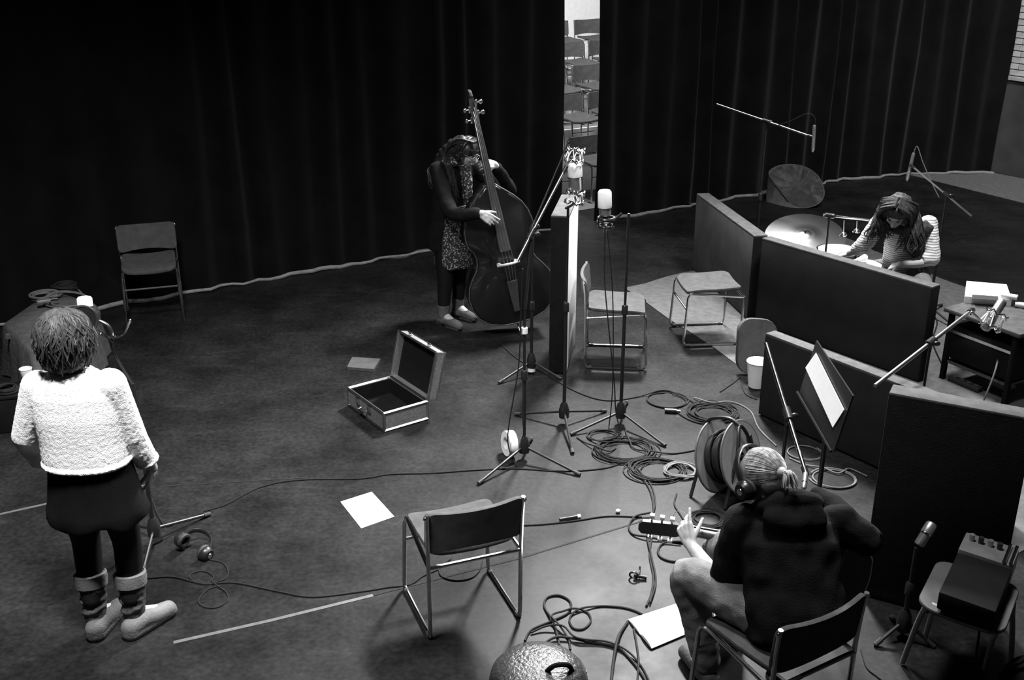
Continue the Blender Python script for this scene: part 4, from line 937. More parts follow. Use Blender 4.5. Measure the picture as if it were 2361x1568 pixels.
def face_bits(root, P, body_name='body'):
    for k in (-1, 1):
        MB().ball(P(k * .030, .082, .012), .0115, nu=10, nv=8).build('eye', 'paper_grey', root)
        MB().ball(P(k * .030, .091, .011), .005, nu=8, nv=6).build('iris', 'dark', root)
        MB().tube([P(k * .014, .096, .034), P(k * .032, .094, .038), P(k * .048, .082, .032)], [.003, .004, .002], 6).build('eyebrow', 'hair_black', root)
    MB().tube([P(-.020, .090, -.055), P(0, .099, -.054), P(.020, .090, -.055)], [.003, .006, .003], 6).build('lips', 'boot_suede', root)
def ring_(c, X, Y, rx, ry, n=26, pw=2.3):
    out = []
    for j in range(n):
        a = 2 * math.pi * j / n; ca, sa_ = math.cos(a), math.sin(a)
        out.append(Vector(c) + Vector(X) * (rx * math.copysign(abs(ca) ** (2 / pw), ca)) + Vector(Y) * (ry * math.copysign(abs(sa_) ** (2 / pw), sa_)))
    return out
def loft(mb, secs, X, Y, n=26, pw=2.3):
    return mb.rings([ring_(c, X, Y, rx, ry, n, pw) for c, rx, ry in secs])
def locks(mb, starts, r0, r1=.003, n=5, sub=4):
    for pts in starts:
        P = spline(pts, sub); m = len(P) - 1
        mb.tube(P, [r0 * (1 - .15 * (i / m)) + (r1 - r0) * (i / m) ** 2.5 * .85 for i in range(m + 1)], n)
rnd = random.Random(12)

# ---- the singer
base = vec(-1.88, 4.36, 0)
root = thing('person', 'singer in a white fluffy sweater and black skirt standing with her back turned', 'person', base)
HL, HR = vec(-2.00, 4.37, .80), vec(-1.84, 4.37, .80); KL, KR = vec(-2.00, 4.39, .46), vec(-1.81, 4.39, .46); AL, AR = vec(-1.975, 4.30, .09), vec(-1.795, 4.31, .09)
sh = vec(-1.935, 4.38, 1.27); SL, SR = vec(-2.095, 4.38, 1.245), vec(-1.775, 4.38, 1.255)
EL, ER = S(62, 1005, 4.38), S(303, 1003, 4.42); WL, WR = S(98, 1062, 4.60), S(350, 1078, 4.48)
hc_ = vec(-1.955, 4.42, 1.455)
b = MB(); P = head(b, hc_, (-.12, 1, -.10), (0, .1, 1)); b.limb([vec(-1.94, 4.385, 1.28), vec(-1.95, 4.405, 1.40)], [.055, .05])
loft(b, [(vec(-1.915, 4.37, .78), .165, .115), (vec(-1.915, 4.37, .90), .155, .105), (vec(-1.92, 4.375, 1.05), .16, .11), (vec(-1.93, 4.38, 1.2), .175, .10), (vec(-1.935, 4.38, 1.29), .10, .07)], (1, 0, 0), (0, 1, 0))
for a_ in ((HL, KL, AL), (HR, KR, AR)): b.limb(list(a_), [.085, .058, .04])
b.limb([AL, vec(-1.93, 4.44, .04)], [.04, .03]); b.limb([AR, vec(-1.68, 4.42, .04)], [.04, .03])
b.limb([SL, EL, WL], [.05, .042, .028]); b.limb([SR, ER, WR], [.05, .042, .028])
hand(b, WR, S(348, 1120, 4.52) - WR, (-.8, .2, .1), -1, .35); hand(b, WL, vec(.10, .10, -.05), (0, .3, -1), 1, .5)
blob('body', b, 'skin', root, .005, 3); face_bits(root, P)
b = MB()
loft(b, [(vec(-1.92, 4.365, .895), .186, .138), (vec(-1.922, 4.365, .92), .192, .142), (vec(-1.925, 4.37, 1.0), .19, .138), (vec(-1.93, 4.375, 1.12), .196, .135), (vec(-1.935, 4.38, 1.22), .192, .122), (vec(-1.938, 4.38, 1.285), .150, .098), (vec(-1.94, 4.385, 1.325), .085, .075)], (1, 0, 0), (0, 1, 0), 40)
b.tube(ring_(vec(-1.92, 4.365, .895), (1, 0, 0), (0, 1, 0), .188, .140, 40), .014, 8, closed=True)
for (s_, e_, w_) in ((SL, EL, WL), (SR, ER, WR)):
    q = w_ + (e_ - w_).normalized() * .05
    b.limb([s_, e_], [.074, .066]); b.tube(spline([e_, e_.lerp(q, .5) - UZ * .008, q], 4), [.066, .064, .062, .061, .060, .058, .056, .053, .050], 14); b.torus(q, q - e_, .046, .012, 20, 8)
blob('sweater', b, 'fluffy', root, .006, 3, .0022, 95)
b = MB(); secs = []
for z, rx, ry in ((.602, .226, .165), (.615, .23, .168), (.66, .226, .162), (.70, .212, .15), (.80, .195, .138), (.92, .178, .126)):
    secs.append((vec(-1.910 - .01 * (z - .5), 4.365, z), rx, ry))
rr = [ring_(c, (1, 0, 0), (0, 1, 0), rx, ry, 48, 2.2) for c, rx, ry in secs]
for k, r_ in enumerate(rr):
    for j in range(48): r_[j] += UZ * (.012 * math.sin(j * .7) if k < 2 else 0) + (r_[j] - secs[k][0]) * (.03 * math.sin(j * 1.1) * max(0, 1 - k / 3))
b.rings(rr); b.build('skirt', 'skirt', root, smooth=60)
for (h_, k_, a_) in ((HL, KL, AL), (HR, KR, AR)):
    MB().limb([h_ - UZ * .08, h_.lerp(k_, .5), k_, k_.lerp(a_, .35), a_ + UZ * .1], [.092, .084, .066, .062, .05], 18).build('tights_leg', 'tights', root)
for (a_, heel, toe, nm) in ((AL, vec(-1.965, 4.255, .04), vec(-1.925, 4.455, .035), 0), (AR, vec(-1.800, 4.265, .04), vec(-1.675, 4.435, .035), 1)):
    top = (KL if nm == 0 else KR).lerp(a_, .55); top.z = .30
    b = MB(); b.tube(spline([top, top.lerp(a_, .4) + vec(.006, 0, 0), top.lerp(a_, .8), a_ - UZ * .02], 5), [.066, .068, .066, .062, .065, .060, .056, .060, .055, .052, .054, .052, .05, .05, .048, .046], 20)
    b.ball(a_ - UZ * .02, .046)
    for k in (.3, .55, .78): b.torus(top.lerp(a_, k), (a_ - top) + vec(.2 * (k - .5), .05, 0), .055 - .006 * k, .012, 20, 8)
    bt_ = blob('boot', b, 'boot_dark', root, .006, 3, .004, 40)
    b = MB(); d_ = (top - a_).normalized(); b.lathe([(.058, -.06), (.074, -.058), (.077, -.02), (.075, .0), (.066, .006), (.060, -.01)], top, d_, 24).build('cuff', 'boot_light', bt_)
    b = MB(); b.limb([heel + UZ * .010, heel.lerp(toe, .3) + UZ * .022, heel.lerp(toe, .6) + UZ * .008, toe - (toe - heel).normalized() * .004], [.049, .050, .048, .042], 16)
    b.limb([heel - UZ * .014, toe - UZ * .010], [.050, .042], 14); o = blob('foot_shell', b, 'boot_suede', bt_, .006, 3); o['label'] = 'paler suede foot of the boot'
    if nm == 1: o.data.materials.clear(); o.data.materials.append(M['boot_light'])
# hair: tousled bob
b = MB(); r, f, u = basis((-.12, 1, -.10), (0, .1, 1)); R = Matrix((r, f, u)).transposed()
def hs(x, y, z): return hc_ + r * x + f * y + u * z
b.ball(hs(0, -.035, .035), (.112, .118, .108), R, 20, 14); b.ball(hs(0, -.06, -.06), (.104, .080, .085), R, 18, 10)
b.ball(hs(.07, -.01, -.04), (.05, .07, .07), R); b.ball(hs(-.07, -.01, -.04), (.05, .07, .07), R)
hb = blob('hair', b, 'hair_dark', root, .008, 4, .010, 30)
b = MB(); L_s = []
for i in range(520):
    a = rnd.uniform(-math.pi * .92, math.pi * .92); t1 = rnd.uniform(1.6, 2.5); pts = []; tw = rnd.uniform(-.45, .45); k0 = rnd.uniform(.97, 1.05)
    for j in range(6):
        t = .15 + (t1 - .15) * j / 5; aa = a + tw * (j / 5) ** 2 + .16 * math.sin(j * 1.5 + i * .7) - math.pi / 2
        k = k0 * (1.0 + (.04 * math.sin(j * 1.9 + i) if j > 1 else 0) + (.16 * rnd.random() if j == 5 else 0))
        pts.append(hs(.116 * k * math.sin(t) * math.cos(aa), -.03 + .122 * k * math.sin(t) * math.sin(aa), .02 + (.12 if t < 1.57 else .165) * k * math.cos(t)))
    L_s.append(pts)
locks(b, L_s, .0048); b.build('hair_locks', 'hair_dark', hb)

# ---- the double bass
E_ = vec(.075, 8.17, .0); SC = S(1086, 222, 8.34); kx = (SC - E_).normalized(); n0 = vec(.22, -1, 0); bn = (n0 - kx * n0.dot(kx)).normalized(); bt_l = bn.cross(kx) * -1
if bt_l.x < 0: bt_l = -bt_l
O_ = E_ + kx * .13
def BP(s, t, n): return O_ + kx * s + bt_l * t + bn * n
root = thing('double_bass', 'dark varnished double bass held upright by the standing player', 'double bass', E_)
prof = [(0, .03), (.008, .13), (.04, .225), (.10, .295), (.18, .332), (.27, .342), (.36, .32), (.43, .275), (.475, .24), (.52, .222), (.58, .218), (.63, .232), (.665, .262), (.71, .27), (.78, .268), (.86, .25), (.93, .215), (.99, .165), (1.04, .11), (1.08, .065), (1.105, .04)]
ol = [(s, w) for s, w in prof] + [(s, -w) for s, w in reversed(prof)]
dpt = .19
def bassring(k, n, sc=1.0):
    return [BP(.52 + (s - .52) * k, w * k, n) for s, w in ol]
MB().rings([bassring(1, -dpt), bassring(1, 0)], cap=False).build('ribs', 'bass_varnish', root)
MB().rings([bassring(1.02, -.004), bassring(1.02, .008), bassring(.97, .012), bassring(.86, .024), bassring(.6, .045), bassring(.3, .055), bassring(.02, .058)]).build('top_plate', 'bass_varnish', root, smooth=80)
MB().rings([bassring(1.02, -dpt + .004), bassring(1.02, -dpt - .008), bassring(.9, -dpt - .02), bassring(.5, -dpt - .035), bassring(.02, -dpt - .04)]).build('back_plate', 'bass_varnish', root, smooth=80)
MB().tube(bassring(1.022, .004), .007, 6, closed=True).build('binding', 'neck_wood', root)
MB().tube([BP(1.06, 0, -.02), BP(1.3, 0, -.018), BP(1.60, 0, -.012)], [.034, .026, .022], 12).build('neck', 'neck_wood', root)
fb = MB(); fb.rings([[BP(.60, -.046, .085), BP(.60, .046, .085), BP(.60, .040, .10), BP(.60, 0, .108), BP(.60, -.040, .10)], [BP(1.62, -.022, .008), BP(1.62, .022, .008), BP(1.62, .019, .018), BP(1.62, 0, .022), BP(1.62, -.019, .018)]]); fb.build('fingerboard', 'ebony', root)
MB().rings([[BP(1.60, -.026, -.03), BP(1.60, .026, -.03), BP(1.60, .026, .012), BP(1.60, -.026, .012)], [BP(1.72, -.030, -.045), BP(1.72, .030, -.045), BP(1.72, .03, -.005), BP(1.72, -.03, -.005)], [BP(1.80, -.018, -.055), BP(1.80, .018, -.055), BP(1.80, .018, -.02), BP(1.80, -.018, -.02)]]).build('pegbox', 'neck_wood', root)
sp_ = [BP(1.80 + .045 * math.sin(a) * (1 - a / 14), 0, -.04 + (.042 * (1 - a / 14)) * math.cos(a) - .02) for a in [i * .5 for i in range(20)]]
MB().tube(sp_, [.018 - .0004 * i for i in range(20)], 8).build('scroll', 'neck_wood', root)
for i in range(4):
    s_ = 1.63 + .04 * i; sd = 1 if i % 2 else -1
    pg = MB().cone(BP(s_, sd * .028, -.02), BP(s_, sd * .058, -.024), .006, n=8).build('tuning_peg', 'brass', root); MB().ball(BP(s_, sd * .068, -.026), (.016, .008, .018)).build('peg_key', 'brass', pg)
    MB().box(BP(s_, sd * .030, -.02), (.016, .046, .048), None, .003).build('gear_plate', 'brass', root)
MB().tube(spline([BP(.50, -.085, .115), BP(.508, -.045, .165), BP(.51, 0, .178), BP(.508, .045, .165), BP(.50, .085, .115)], 4), .010, 8).build('bridge', 'maple', root)
for t in (-.07, .07): MB().tube([BP(.50, t, .045), BP(.50, t * .8, .13)], [.016, .010], 8).build('bridge_foot', 'maple', root)
tpz = MB(); tpz.rings([[BP(.10, -.022, .055), BP(.10, .022, .055), BP(.10, .022, .070), BP(.10, -.022, .070)], [BP(.36, -.042, .105), BP(.36, .042, .105), BP(.36, .042, .125), BP(.36, -.042, .125)]]); tpz.build('tailpiece', 'ebony', root)
for i in range(4):
    t = (i - 1.5); MB().tube([BP(.34, t * .02, .125), BP(.505, t * .026, .180 - .004 * abs(t)), BP(1.62, t * .010, .026), BP(1.66 + .03 * i, t * .012, .0)], .0022, 5).build('string', 'string', root)
for sd in (-1, 1):
    MB().tube(spline([BP(.40, sd * .155, .034), BP(.42, sd * .165, .034), BP(.48, sd * .135, .040), BP(.55, sd * .115, .042), BP(.60, sd * .125, .040), BP(.61, sd * .108, .042)], 5), .009, 6).build('sound_hole', 'case_lining', root)
MB().cone(BP(.02, 0, -.08), E_ + UZ * .002, .008, n=8).build('endpin', 'chrome', root); MB().ball(E_ + UZ * .012, .013).build('pin_tip', 'rubber', root)

# ---- the bass player
base = vec(-.49, 8.52, 0)
root = thing('person', 'double bass player with long dark hair, glasses and a dark coat', 'person', base)
fd = vec(.72, -.69, 0); rt = vec(-.69, -.72, 0)
hipc = vec(-.50, 8.56, .80); shc = vec(-.47, 8.56, 1.30)
HLn, HRf = hipc + rt * .085, hipc - rt * .085; AN, AF = vec(-.565, 8.43, .09), vec(-.455, 8.63, .09)
KN, KF = HLn.lerp(AN, .5) + fd * .02, HRf.lerp(AF, .5) + fd * .02
SRn, SLf = shc + rt * .165, shc - rt * .165
WRn = S(1108, 492, 8.05); ERn = S(1040, 488, 8.18); WLf = BP(1.26, .075, -.02); ELf = BP(.97, .20, -.34)
hcb = S(1074, 352, 8.48); hf = vec(.80, -.42, -.42); hu = vec(.3, -.15, .93)
b = MB(); P = head(b, hcb, hf, hu); b.limb([shc + UZ * .02, hcb - UZ * .07], [.052, .046])
loft(b, [(hipc, .16, .11), (hipc.lerp(shc, .3), .14, .10), (hipc.lerp(shc, .7), .155, .10), (shc - UZ * .05, .17, .09), (shc + UZ * .02, .09, .06)], rt, fd)
for a_ in ((HLn, KN, AN), (HRf, KF, AF)): b.limb(list(a_), [.08, .055, .038])
b.limb([AN, AN + fd * .14 - UZ * .05], [.035, .028]); b.limb([AF, AF + fd * .14 - UZ * .05], [.035, .028])
b.limb([SRn, ERn, WRn], [.05, .04, .027]); b.limb([SLf, ELf, WLf], [.05, .04, .027])
hand(b, WRn, S(1140, 512, 8.03) - WRn, (.3, .6, -.5), 1, .38, curls=[.15, .3, .45, .5]); hand(b, WLf, (-bt_l * .9 + kx * .35 + bn * .55), (-bn * .2 - bt_l), 1, .75, curls=[.55, .65, .7, .75])
blob('body', b, 'skin', root, .005, 3); face_bits(root, P)
b = MB(); hm = hipc - UZ * .17 - fd * .03
loft(b, [(hm, .185, .15), (hm + UZ * .1, .185, .15), (hipc + UZ * .05, .175, .135), (hipc.lerp(shc, .5), .17, .125), (hipc.lerp(shc, .85), .185, .12), (shc, .16, .10), (shc + UZ * .045, .08, .07)], rt, fd, 36)
b.limb([SRn, ERn, WRn.lerp(ERn, .12)], [.072, .060, .046]); b.limb([SLf, ELf, WLf.lerp(ELf, .12)], [.072, .060, .046])
blob('coat', b, 'coat', root, .009, 4, .008, 14)
b = MB(); b.torus(shc + UZ * .06 + fd * .03, UZ, .085, .04, 24, 10); b.limb([shc + fd * .13 + UZ * .02, shc + fd * .16 - UZ * .12, shc + fd * .155 - UZ * .26], [.045, .045, .03]); blob('scarf', b, 'dress', root, .008, 3, .010, 30)
b = MB(); hd = hipc + fd * .04
rr = []
for z, rx, ry in ((-.30, .165, .150), (-.28, .168, .152), (-.15, .16, .15), (.0, .155, .145), (.2, .14, .125)): rr.append([p for p in ring_(hd + UZ * z, rt, fd, rx, ry, 36)])
for k in (0, 1):
    for j in range(36): rr[k][j] += UZ * (.010 * math.sin(j * 1.3))
b.rings(rr); b.build('dress', 'dress', root, smooth=60)
for (h_, k_, a_) in ((HLn, KN, AN), (HRf, KF, AF)):
    MB().limb([h_ - UZ * .05, k_, k_.lerp(a_, .4), a_ + UZ * .04], [.09, .066, .06, .044], 16).build('tights_leg', 'tights', root)
for a_ in (AN, AF):
    b = MB(); b.tube([a_ + UZ * .085, a_ + UZ * .03, a_ - UZ * .02], [.052, .050, .048], 16); b.limb([a_ - fd * .02 - UZ * .045, a_ + fd * .10 - UZ * .048, a_ + fd * .19 - UZ * .056], [.045, .042, .032], 14)
    bo = blob('ankle_boot', b, 'boot_suede', root, .006, 3); MB().box(a_ - fd * .035 - UZ * .075, (.06, .06, .03), Matrix((rt, fd, UZ)).transposed(), .004).build('heel', 'boot_dark', bo)
    MB().tube([a_ + fd * .05 - UZ * .086, a_ + fd * .19 - UZ * .084], [.036, .03], 10).build('sole', 'boot_dark', bo)
# hair
r, f, u = basis(hf, hu); R = Matrix((r, f, u)).transposed()
def hs(x, y, z): return hcb + r * x + f * y + u * z
b = MB(); b.ball(hs(0, -.025, .04), (.088, .105, .088), R, 18, 12); b.ball(hs(0, -.075, -.03), (.085, .06, .09), R); b.limb([hs(0, -.08, 0), hs(0, -.12, -.12) , S(1020, 400, 8.50), S(1030, 440, 8.45)], [.085, .095, .09, .04])
b.ball(hs(0, .07, .055), (.07, .025, .030), R)
hb = blob('hair', b, 'hair_black', root, .008, 4, .012, 28)
b = MB(); L_s = []
for i in range(120):
    a = rnd.uniform(-1, 1); q0 = hs(.05 * a, .02 + .03 * rnd.random(), .125); q1 = hs(.09 * a, -.08, .07 + rnd.uniform(-.02, .02)); q2 = hs(.10 * a + rnd.uniform(-.02, .02), -.12, -.06)
    q3 = S(1016 + 26 * a + rnd.uniform(-10, 10), 400 + rnd.uniform(-12, 14), 8.46 - .07 * a); q4 = S(1030 + 22 * a + rnd.uniform(-10, 10), 440 + rnd.uniform(-15, 22), 8.43 - .07 * a)
    L_s.append([q0, q1, q2, q3, q4])
for i in range(26):
    a = -1 + 2 * i / 25; L_s.append([hs(.03 * a, .0, .128), hs(.055 * a, .065, .10), hs(.066 * a, .088, .045)])
locks(b, L_s, .008); b.build('hair_locks', 'hair_black', hb)
MB().torus(hs(.03, .100, .010), f, .022, .0022, 18, 5, .017).build('glasses_rim', 'mic_mesh', root); MB().torus(hs(-.03, .100, .010), f, .022, .0022, 18, 5, .017).build('glasses_rim', 'mic_mesh', root)
MB().tube([hs(.052, .098, .012), hs(.080, .02, .012)], .002, 5).build('glasses_arm', 'mic_mesh', root); MB().tube([hs(-.052, .098, .012), hs(-.080, .02, .012)], .002, 5).build('glasses_arm', 'mic_mesh', root)
headphones('headphones worn over the bass player dark hair', hs(0, -.005, .02), u, r, f, 1.0, .098, .115)

# ---- the drummer
base = vec(3.12, 8.22, 0)
root = thing('person', 'drummer in a striped sweater bending over the drums, wavy hair hanging', 'person', base)
hipc = vec(3.12, 8.22, .56); SRi, SLi = S(2032, 512, 7.92), S(2140, 520, 8.08); shc = (SRi + SLi) / 2 + UZ * .02
fd = vec(-.42, -.90, 0).normalized(); rt = (SRi - SLi); rt.z = 0; rt.normalize()
ERi, ELi = S(1990, 568, 7.97), S(2149, 597, 7.94); WRi, WLi = S(1957, 586, 8.08), S(2076, 612, 7.90)
hcd = S(2068, 492, 7.80); hf = vec(-.42, -.62, -.68); hu = vec(-.2, -.6, .72)
KRi, KLi = vec(2.70, 8.31, .45), vec(3.12, 7.80, .52); ARi, ALi = vec(2.76, 8.31, .09), vec(3.16, 7.90, .09)
b = MB(); P = head(b, hcd, hf, hu); b.limb([shc, hcd - vec(hf[0], hf[1], hf[2]) * .06], [.055, .05])
up_t = (shc - hipc).normalized(); fdt = rt.cross(up_t); fdt = fdt if fdt.dot(fd) > 0 else -fdt
secs = [(hipc, .165, .12), (hipc.lerp(shc, .35), .14, .105), (hipc.lerp(shc, .75), .16, .105), (shc - up_t * .04, .17, .09), (shc + up_t * .03, .09, .065)]
loft(b, secs, rt, fdt)
for a_ in ((hipc + rt * .09, KRi, ARi), (hipc - rt * .09, KLi, ALi)): b.limb(list(a_), [.085, .06, .04]); b.limb([a_[2], a_[2] + fd * .14 - UZ * .05], [.035, .028])
b.limb([SRi, ERi, WRi], [.05, .042, .028]); b.limb([SLi, ELi, WLi], [.05, .042, .028])
hand(b, WRi, S(1925, 592, 8.16) - WRi, (.1, .3, -1), -1, .6); hand(b, WLi, S(2036, 622, 8.0) - WLi, (.1, .4, -1), 1, .55)
blob('body', b, 'skin', root, .005, 3); face_bits(root, P)
b = MB(); loft(b, [(hipc - up_t * .08, .20, .155), (hipc + up_t * .05, .19, .15), (hipc.lerp(shc, .4), .172, .135), (hipc.lerp(shc, .75), .185, .13), (shc - up_t * .02, .175, .105), (shc + up_t * .03, .10, .08)], rt, fdt, 36)
b.limb([SRi, ERi], [.074, .062]); b.tube([ERi, ERi.lerp(WRi, .55)], [.062, .050], 14); b.limb([SLi, ELi], [.074, .062]); b.tube([ELi, ELi.lerp(WLi, .35)], [.062, .052], 14)
blob('striped_sweater', b, 'stripes', root, .007, 4, .005, 30)
for (h_, k_, a_) in ((hipc + rt * .09, KRi, ARi), (hipc - rt * .09, KLi, ALi)):
    MB().limb([h_, k_, k_.lerp(a_, .5), a_ + UZ * .03], [.10, .075, .065, .055], 16).build('trouser_leg', 'denim', root)
    q = MB(); q.limb([a_ - fd * .03 - UZ * .045, a_ + fd * .15 - UZ * .052], [.042, .034], 12).build('shoe', 'boot_dark', root)
b = MB(); ch_ = shc + fdt * .10
b.limb([SRi + fdt * .04 - rt * .06, ch_ - up_t * .06, hipc.lerp(shc, .62) + fdt * .145, ch_ - up_t * .06 - rt * .0, SLi + fdt * .04 + rt * .06], [.06, .07, .075, .07, .06]); blob('scarf', b, 'scarf', root, .009, 4, .012, 25)
r, f, u = basis(hf, hu); R = Matrix((r, f, u)).transposed()
def hs(x, y, z): return hcd + r * x + f * y + u * z
b = MB(); b.ball(hs(0, -.03, .035), (.098, .112, .098), R, 18, 12); b.ball(hs(.075, -.02, -.05), (.045, .07, .10), R); b.ball(hs(-.075, -.02, -.05), (.045, .07, .10), R); b.ball(hs(0, -.09, -.04), (.09, .05, .09), R)
hb = blob('hair', b, 'hair_dark', root, .008, 4, .014, 26)
b = MB(); L_s = []
for i in range(230):
    sd = rnd.choice((-1, 1)); a = rnd.random(); back = rnd.random()
    q0 = hs(sd * .01, .04 - .08 * back, .135); q1 = hs(sd * (.085 + .02 * a), .045 - .11 * back, .07); q2 = hs(sd * (.112 + .02 * a), .04 - .12 * back + rnd.uniform(-.02, .02), -.03)
    q1 += vec(rnd.uniform(-.015, .015), rnd.uniform(-.02, .01), 0); q3 = q2 + vec(rnd.uniform(-.045, .045), rnd.uniform(-.05, .0), -.07); q4 = q3 + vec(rnd.uniform(-.05, .05), rnd.uniform(-.04, .03), -.06 - .04 * a); q5 = q4 + vec(rnd.uniform(-.04, .04), rnd.uniform(-.03, .02), -.05 * a - .01)
    L_s.append([q0, q1, q2, q3, q4, q5])
locks(b, L_s, .009); b.build('hair_locks', 'hair_dark', hb)

# ---- the guitarist
hipc = vec(1.15, 3.67, .52); base = vec(hipc.x, hipc.y, 0)
root = thing('person', 'guitarist with tied blond hair and black hoodie seated on a chair', 'person', base)
SLg, SRg = S(1712, 1205, 3.86), S(1935, 1205, 3.88); shc = (SLg + SRg) / 2 + vec(-.02, 0, .03)
fd = vec(-.35, .93, 0).normalized(); rt = SRg - SLg; rt.z = 0; rt.normalize()
ELg = S(1672, 1338, 3.86); WLg = S(1592, 1256, 4.10); ERg = vec(1.470, 3.84, .785); WRg = vec(1.355, 4.11, .82)
KLg, KRg = G(1578, 1328, .54) + vec(.02, 0, 0), vec(.94, 4.16, .56); ALg, ARg = vec(.86, 3.93, .09), vec(1.02, 4.25, .09)
hcg = S(1758, 1104, 3.92); hf = vec(-.50, .72, -.48); hu = vec(-.2, .30, .93)
b = MB(); P = head(b, hcg, hf, hu); b.limb([shc + UZ * .02, hcg - UZ * .06 - vec(*hf) * .03], [.058, .052])
up_t = (shc - hipc).normalized(); fdt = rt.cross(up_t); fdt = fdt if fdt.dot(fd) > 0 else -fdt
loft(b, [(hipc, .165, .12), (hipc.lerp(shc, .4), .15, .11), (hipc.lerp(shc, .8), .17, .11), (shc - up_t * .03, .17, .09), (shc + up_t * .03, .09, .065)], rt, fdt)
for a_ in ((hipc - rt * .09, KLg, ALg), (hipc + rt * .09, KRg, ARg)): b.limb(list(a_), [.07, .052, .042]); b.limb([a_[2], a_[2] + fd * .15 - UZ * .05], [.036, .03])
b.limb([SLg, ELg, WLg], [.052, .043, .027]); b.limb([SRg, ERg, WRg], [.052, .043, .027])
gT = vec(1.545, 4.01, .575); gH = S(1470, 1203, 4.25); ga = (gH - gT).normalized(); gn0 = fd + UZ * .15; gn = (gn0 - ga * gn0.dot(ga)).normalized(); gw = ga.cross(gn)
if gw.z < 0: gw = -gw
hand(b, WLg, S(1578, 1215, 4.16) - WLg, gn * .8 - gw * .4 + vec(.4, 0, 0), -1, .42, curls=[.10, .45, .6, .7], spread=.3); hand(b, WRg, vec(-.45, .16, -.9), (-.1, -.9, -.1), -1, .3)
blob('body', b, 'skin', root, .0048, 3); face_bits(root, P)
b = MB(); loft(b, [(hipc - up_t * .075, .20, .16), (hipc + up_t * .05, .205, .16), (hipc.lerp(shc, .4), .196, .15), (hipc.lerp(shc, .75), .20, .145), (shc - up_t * .03, .185, .115), (shc + up_t * .035, .11, .09)], rt, fdt, 36)
b.limb([SLg, SLg.lerp(ELg, .6), ELg], [.080, .076, .068]); b.tube([ELg, ELg.lerp(WLg, .16)], [.068, .056], 14); b.limb([SRg, ERg, WRg.lerp(ERg, -.12)], [.082, .066, .046])
hd_c = shc - fdt * .06 + up_t * .02
b.torus(shc + up_t * .035 - fdt * .02, up_t * .8 + fdt * .3, .105, .042, 26, 10); b.ball(hd_c - fdt * .05 - up_t * .03, (.13, .055, .085), Matrix((rt, fdt, up_t)).transposed())
blob('hoodie', b, 'hoodie', root, .008, 4, .012, 13)
for (h_, k_, a_) in ((hipc - rt * .095, KLg, ALg), (hipc + rt * .095, KRg, ARg)):
    q = MB(); q.limb([h_, h_.lerp(k_, .5), k_, k_.lerp(a_, .45), a_ + UZ * .03], [.092, .090, .082, .07, .062], 18); blob('jeans_leg', q, 'denim', root, .008, 3, .006, 22)
    q = MB(); q.limb([a_ - fd * .04 - UZ * .042, a_ + fd * .10 - UZ * .045, a_ + fd * .18 - UZ * .052], [.047, .043, .036], 14); q.tube([a_ - UZ * .05, a_ + UZ * .05], [.048, .05], 14); blob('shoe', q, 'boot_dark', root, .007, 3)
r, f, u = basis(hf, hu); R = Matrix((r, f, u)).transposed()
def hs(x, y, z): return hcg + r * x + f * y + u * z
b = MB(); b.ball(hs(0, -.014, .034), (.081, .102, .092), R, 20, 14); kn = hs(.0, -.118, .015); b.ball(kn, (.026, .026, .026), R, 12, 8); b.ball(hs(0, -.06, -.01), (.07, .05, .06), R)
hb = blob('hair', b, 'hair_blond', root, .006, 4)
b = MB(); L_s = []
for i in range(130):
    a = -2.05 + 4.1 * i / 129 + rnd.uniform(-.02, .02); st_ = Vector((.081 * math.sin(a), .030 - .02 * abs(a), .092 * math.cos(a))); kn_ = Vector((0, -.104, -.019)); L_ = []
    k = 1.022 + rnd.uniform(-.008, .012)
    for j in range(7):
        q = st_.lerp(kn_, j / 6); e = math.sqrt((q.x / .081) ** 2 + (q.y / .102) ** 2 + (q.z / .092) ** 2); q = q * (k / max(e, .2))
        L_.append(hs(q.x, q.y - .014, q.z + .034))
    L_s.append(L_)
locks(b, L_s[::2], .0034, .002)
b3 = MB(); locks(b3, [[p + (p - hs(0, -.01, .03)) * .012 for p in q] for q in L_s[1::3]], .0024, .0015); b3.build('hair_parting_lines', 'hair_shade', hb)
tl = []
for i in range(22):
    d_ = vec(rnd.uniform(-1, 1), rnd.uniform(-1, .2), rnd.uniform(-1, .3)) * .03; tl.append([kn, kn - f * .035 + d_ * .5, kn - f * .03 - u * .04 + d_])
locks(b, tl, .006, .002); b.build('hair_strands', 'hair_strand', hb)
MB().torus(kn + f * .012, f, .021, .006, 16, 6).build('hair_tie', 'paper', hb)
headphones('black headphones worn over the guitarist tied blond hair', hs(0, .012, .012), u * .92 + f * .2, r, f, 1.12, .092, .122)

# ---- the guitar
root = thing('acoustic_guitar', 'dark acoustic guitar with bright tuners on the seated player lap', 'guitar', gT)
def GP(s, w, n): return gT + ga * s + gw * w + gn * n
gp = [(0, .02), (.006, .09), (.03, .145), (.08, .178), (.14, .184), (.20, .165), (.255, .133), (.30, .124), (.345, .132), (.39, .142), (.43, .136), (.462, .105), (.478, .05), (.482, .02)]
go = [(s, w) for s, w in gp] + [(s, -w) for s, w in reversed(gp)]
def gr_(k, n): return [GP(.24 + (s - .24) * k, w * k, n) for s, w in go]
MB().rings([gr_(1, -.095), gr_(1, 0)], cap=False).build('sides', 'guitar_side', root)
MB().rings([gr_(1.0, .0), gr_(.995, .004), gr_(.02, .005)]).build('soundboard', 'guitar_top', root); MB().rings([gr_(1.0, -.092), gr_(.99, -.098), gr_(.5, -.106), gr_(.02, -.108)]).build('back', 'guitar_side', root)
for n_ in (.002, -.094): MB().tube(gr_(1.004, n_), .0035, 5, closed=True).build('binding', 'paper', root)
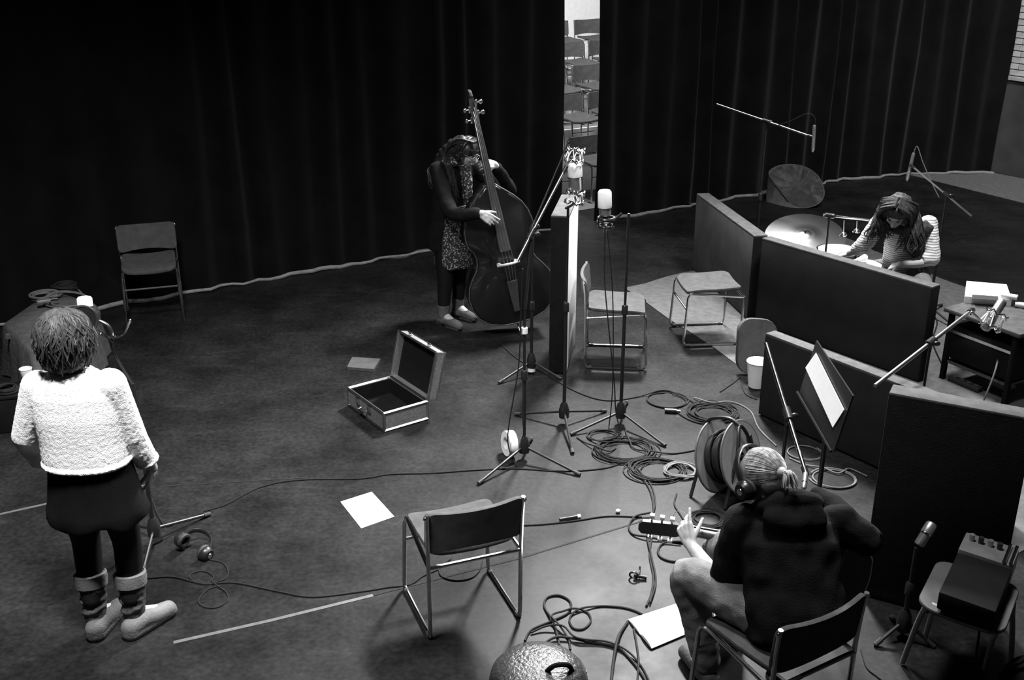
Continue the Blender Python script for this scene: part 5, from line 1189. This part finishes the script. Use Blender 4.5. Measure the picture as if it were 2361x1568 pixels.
MB().lathe([(.002, .0055), (.045, .0055), (.05, .0065), (.052, .0055)], GP(.325, 0, 0), gn, 24).build('sound_hole', 'case_lining', root)
MB().rings([[GP(.30, -.028, .006), GP(.30, .028, .006), GP(.30, .028, .014), GP(.30, -.028, .014)], [GP(.80, -.025, .006), GP(.80, .025, .006), GP(.80, .025, .012), GP(.80, -.025, .012)]]).build('fingerboard', 'ebony', root)
MB().tube([GP(.47, 0, -.02), GP(.52, 0, -.008), GP(.78, 0, -.004), GP(.815, 0, -.006)], [.034, .023, .021, .022], 12).build('neck', 'neck_wood', root)
for i in range(12): s_ = .80 - .36 * (1 - .5 ** ((i + 1) / 6)); MB().cone(GP(s_, -.025, .0135), GP(s_, .025, .0135), .0014, n=5).build('fret', 'chrome', root)
MB().rings([[GP(.80, -.024, -.012), GP(.80, .024, -.012), GP(.80, .024, .006), GP(.80, -.024, .006)], [GP(.835, -.036, -.018), GP(.835, .036, -.018), GP(.835, .036, .0), GP(.835, -.036, .0)], [GP(.985, -.034, -.034), GP(.985, .034, -.034), GP(.985, .034, -.016), GP(.985, -.034, -.016)], [GP(1.0, -.015, -.034), GP(1.0, .015, -.034), GP(1.0, .015, -.018), GP(1.0, -.015, -.018)]]).build('headstock', 'ebony', root)
for i in range(3):
    for sd in (-1, 1):
        s_ = .855 + .045 * i; pg = MB().cone(GP(s_, sd * .036, -.016), GP(s_, sd * .055, -.016), .005, n=8).build('tuner_post', 'chrome', root); MB().box(GP(s_, sd * .062, -.016), (.022, .016, .022), Matrix((ga, gw, gn)).transposed(), .004).build('tuner_button', 'paper', pg)
    MB().box(GP(.855 + .045 * i, .02, -.004), (.03, .016, .014), Matrix((ga, gw, gn)).transposed(), .003).build('roller', 'chrome', root)
MB().box(GP(.13, 0, .010), (.028, .16, .012), Matrix((ga, gw, gn)).transposed(), .003).build('bridge', 'ebony', root)
for i in range(6): t = (i - 2.5) / 2.5; MB().tube([GP(.13, t * .028, .018), GP(.80, t * .019, .016), GP(.86 + .02 * i, t * .014, -.004)], .0009, 4).build('string', 'string', root)
MB().tube(spline([GP(.86, .03, .0), GP(.85, .06, .03), GP(.83, .09, .02), GP(.80, .07, .03), GP(.79, .04, .02)], 5), .0014, 5).build('string_end', 'string', root)

# things that stand on the drum mat stand on its surface
for o in list(C.objects):
    if o.parent is None and o.get('label', '').startswith(('thin boom stand reaching', 'boom stand behind the drummer', 'low boom stand with', 'cymbal stand', 'thin stand with a horizontal', 'round black drum throne', 'low black equipment table', 'black power strip', 'pale foot pedal', 'drummer in a striped', 'white-headed', 'bright metal plug lying', 'thick stack of white', 'folded white cloth', 'short white tube', 'long white tube')):
        o.location.z += .006
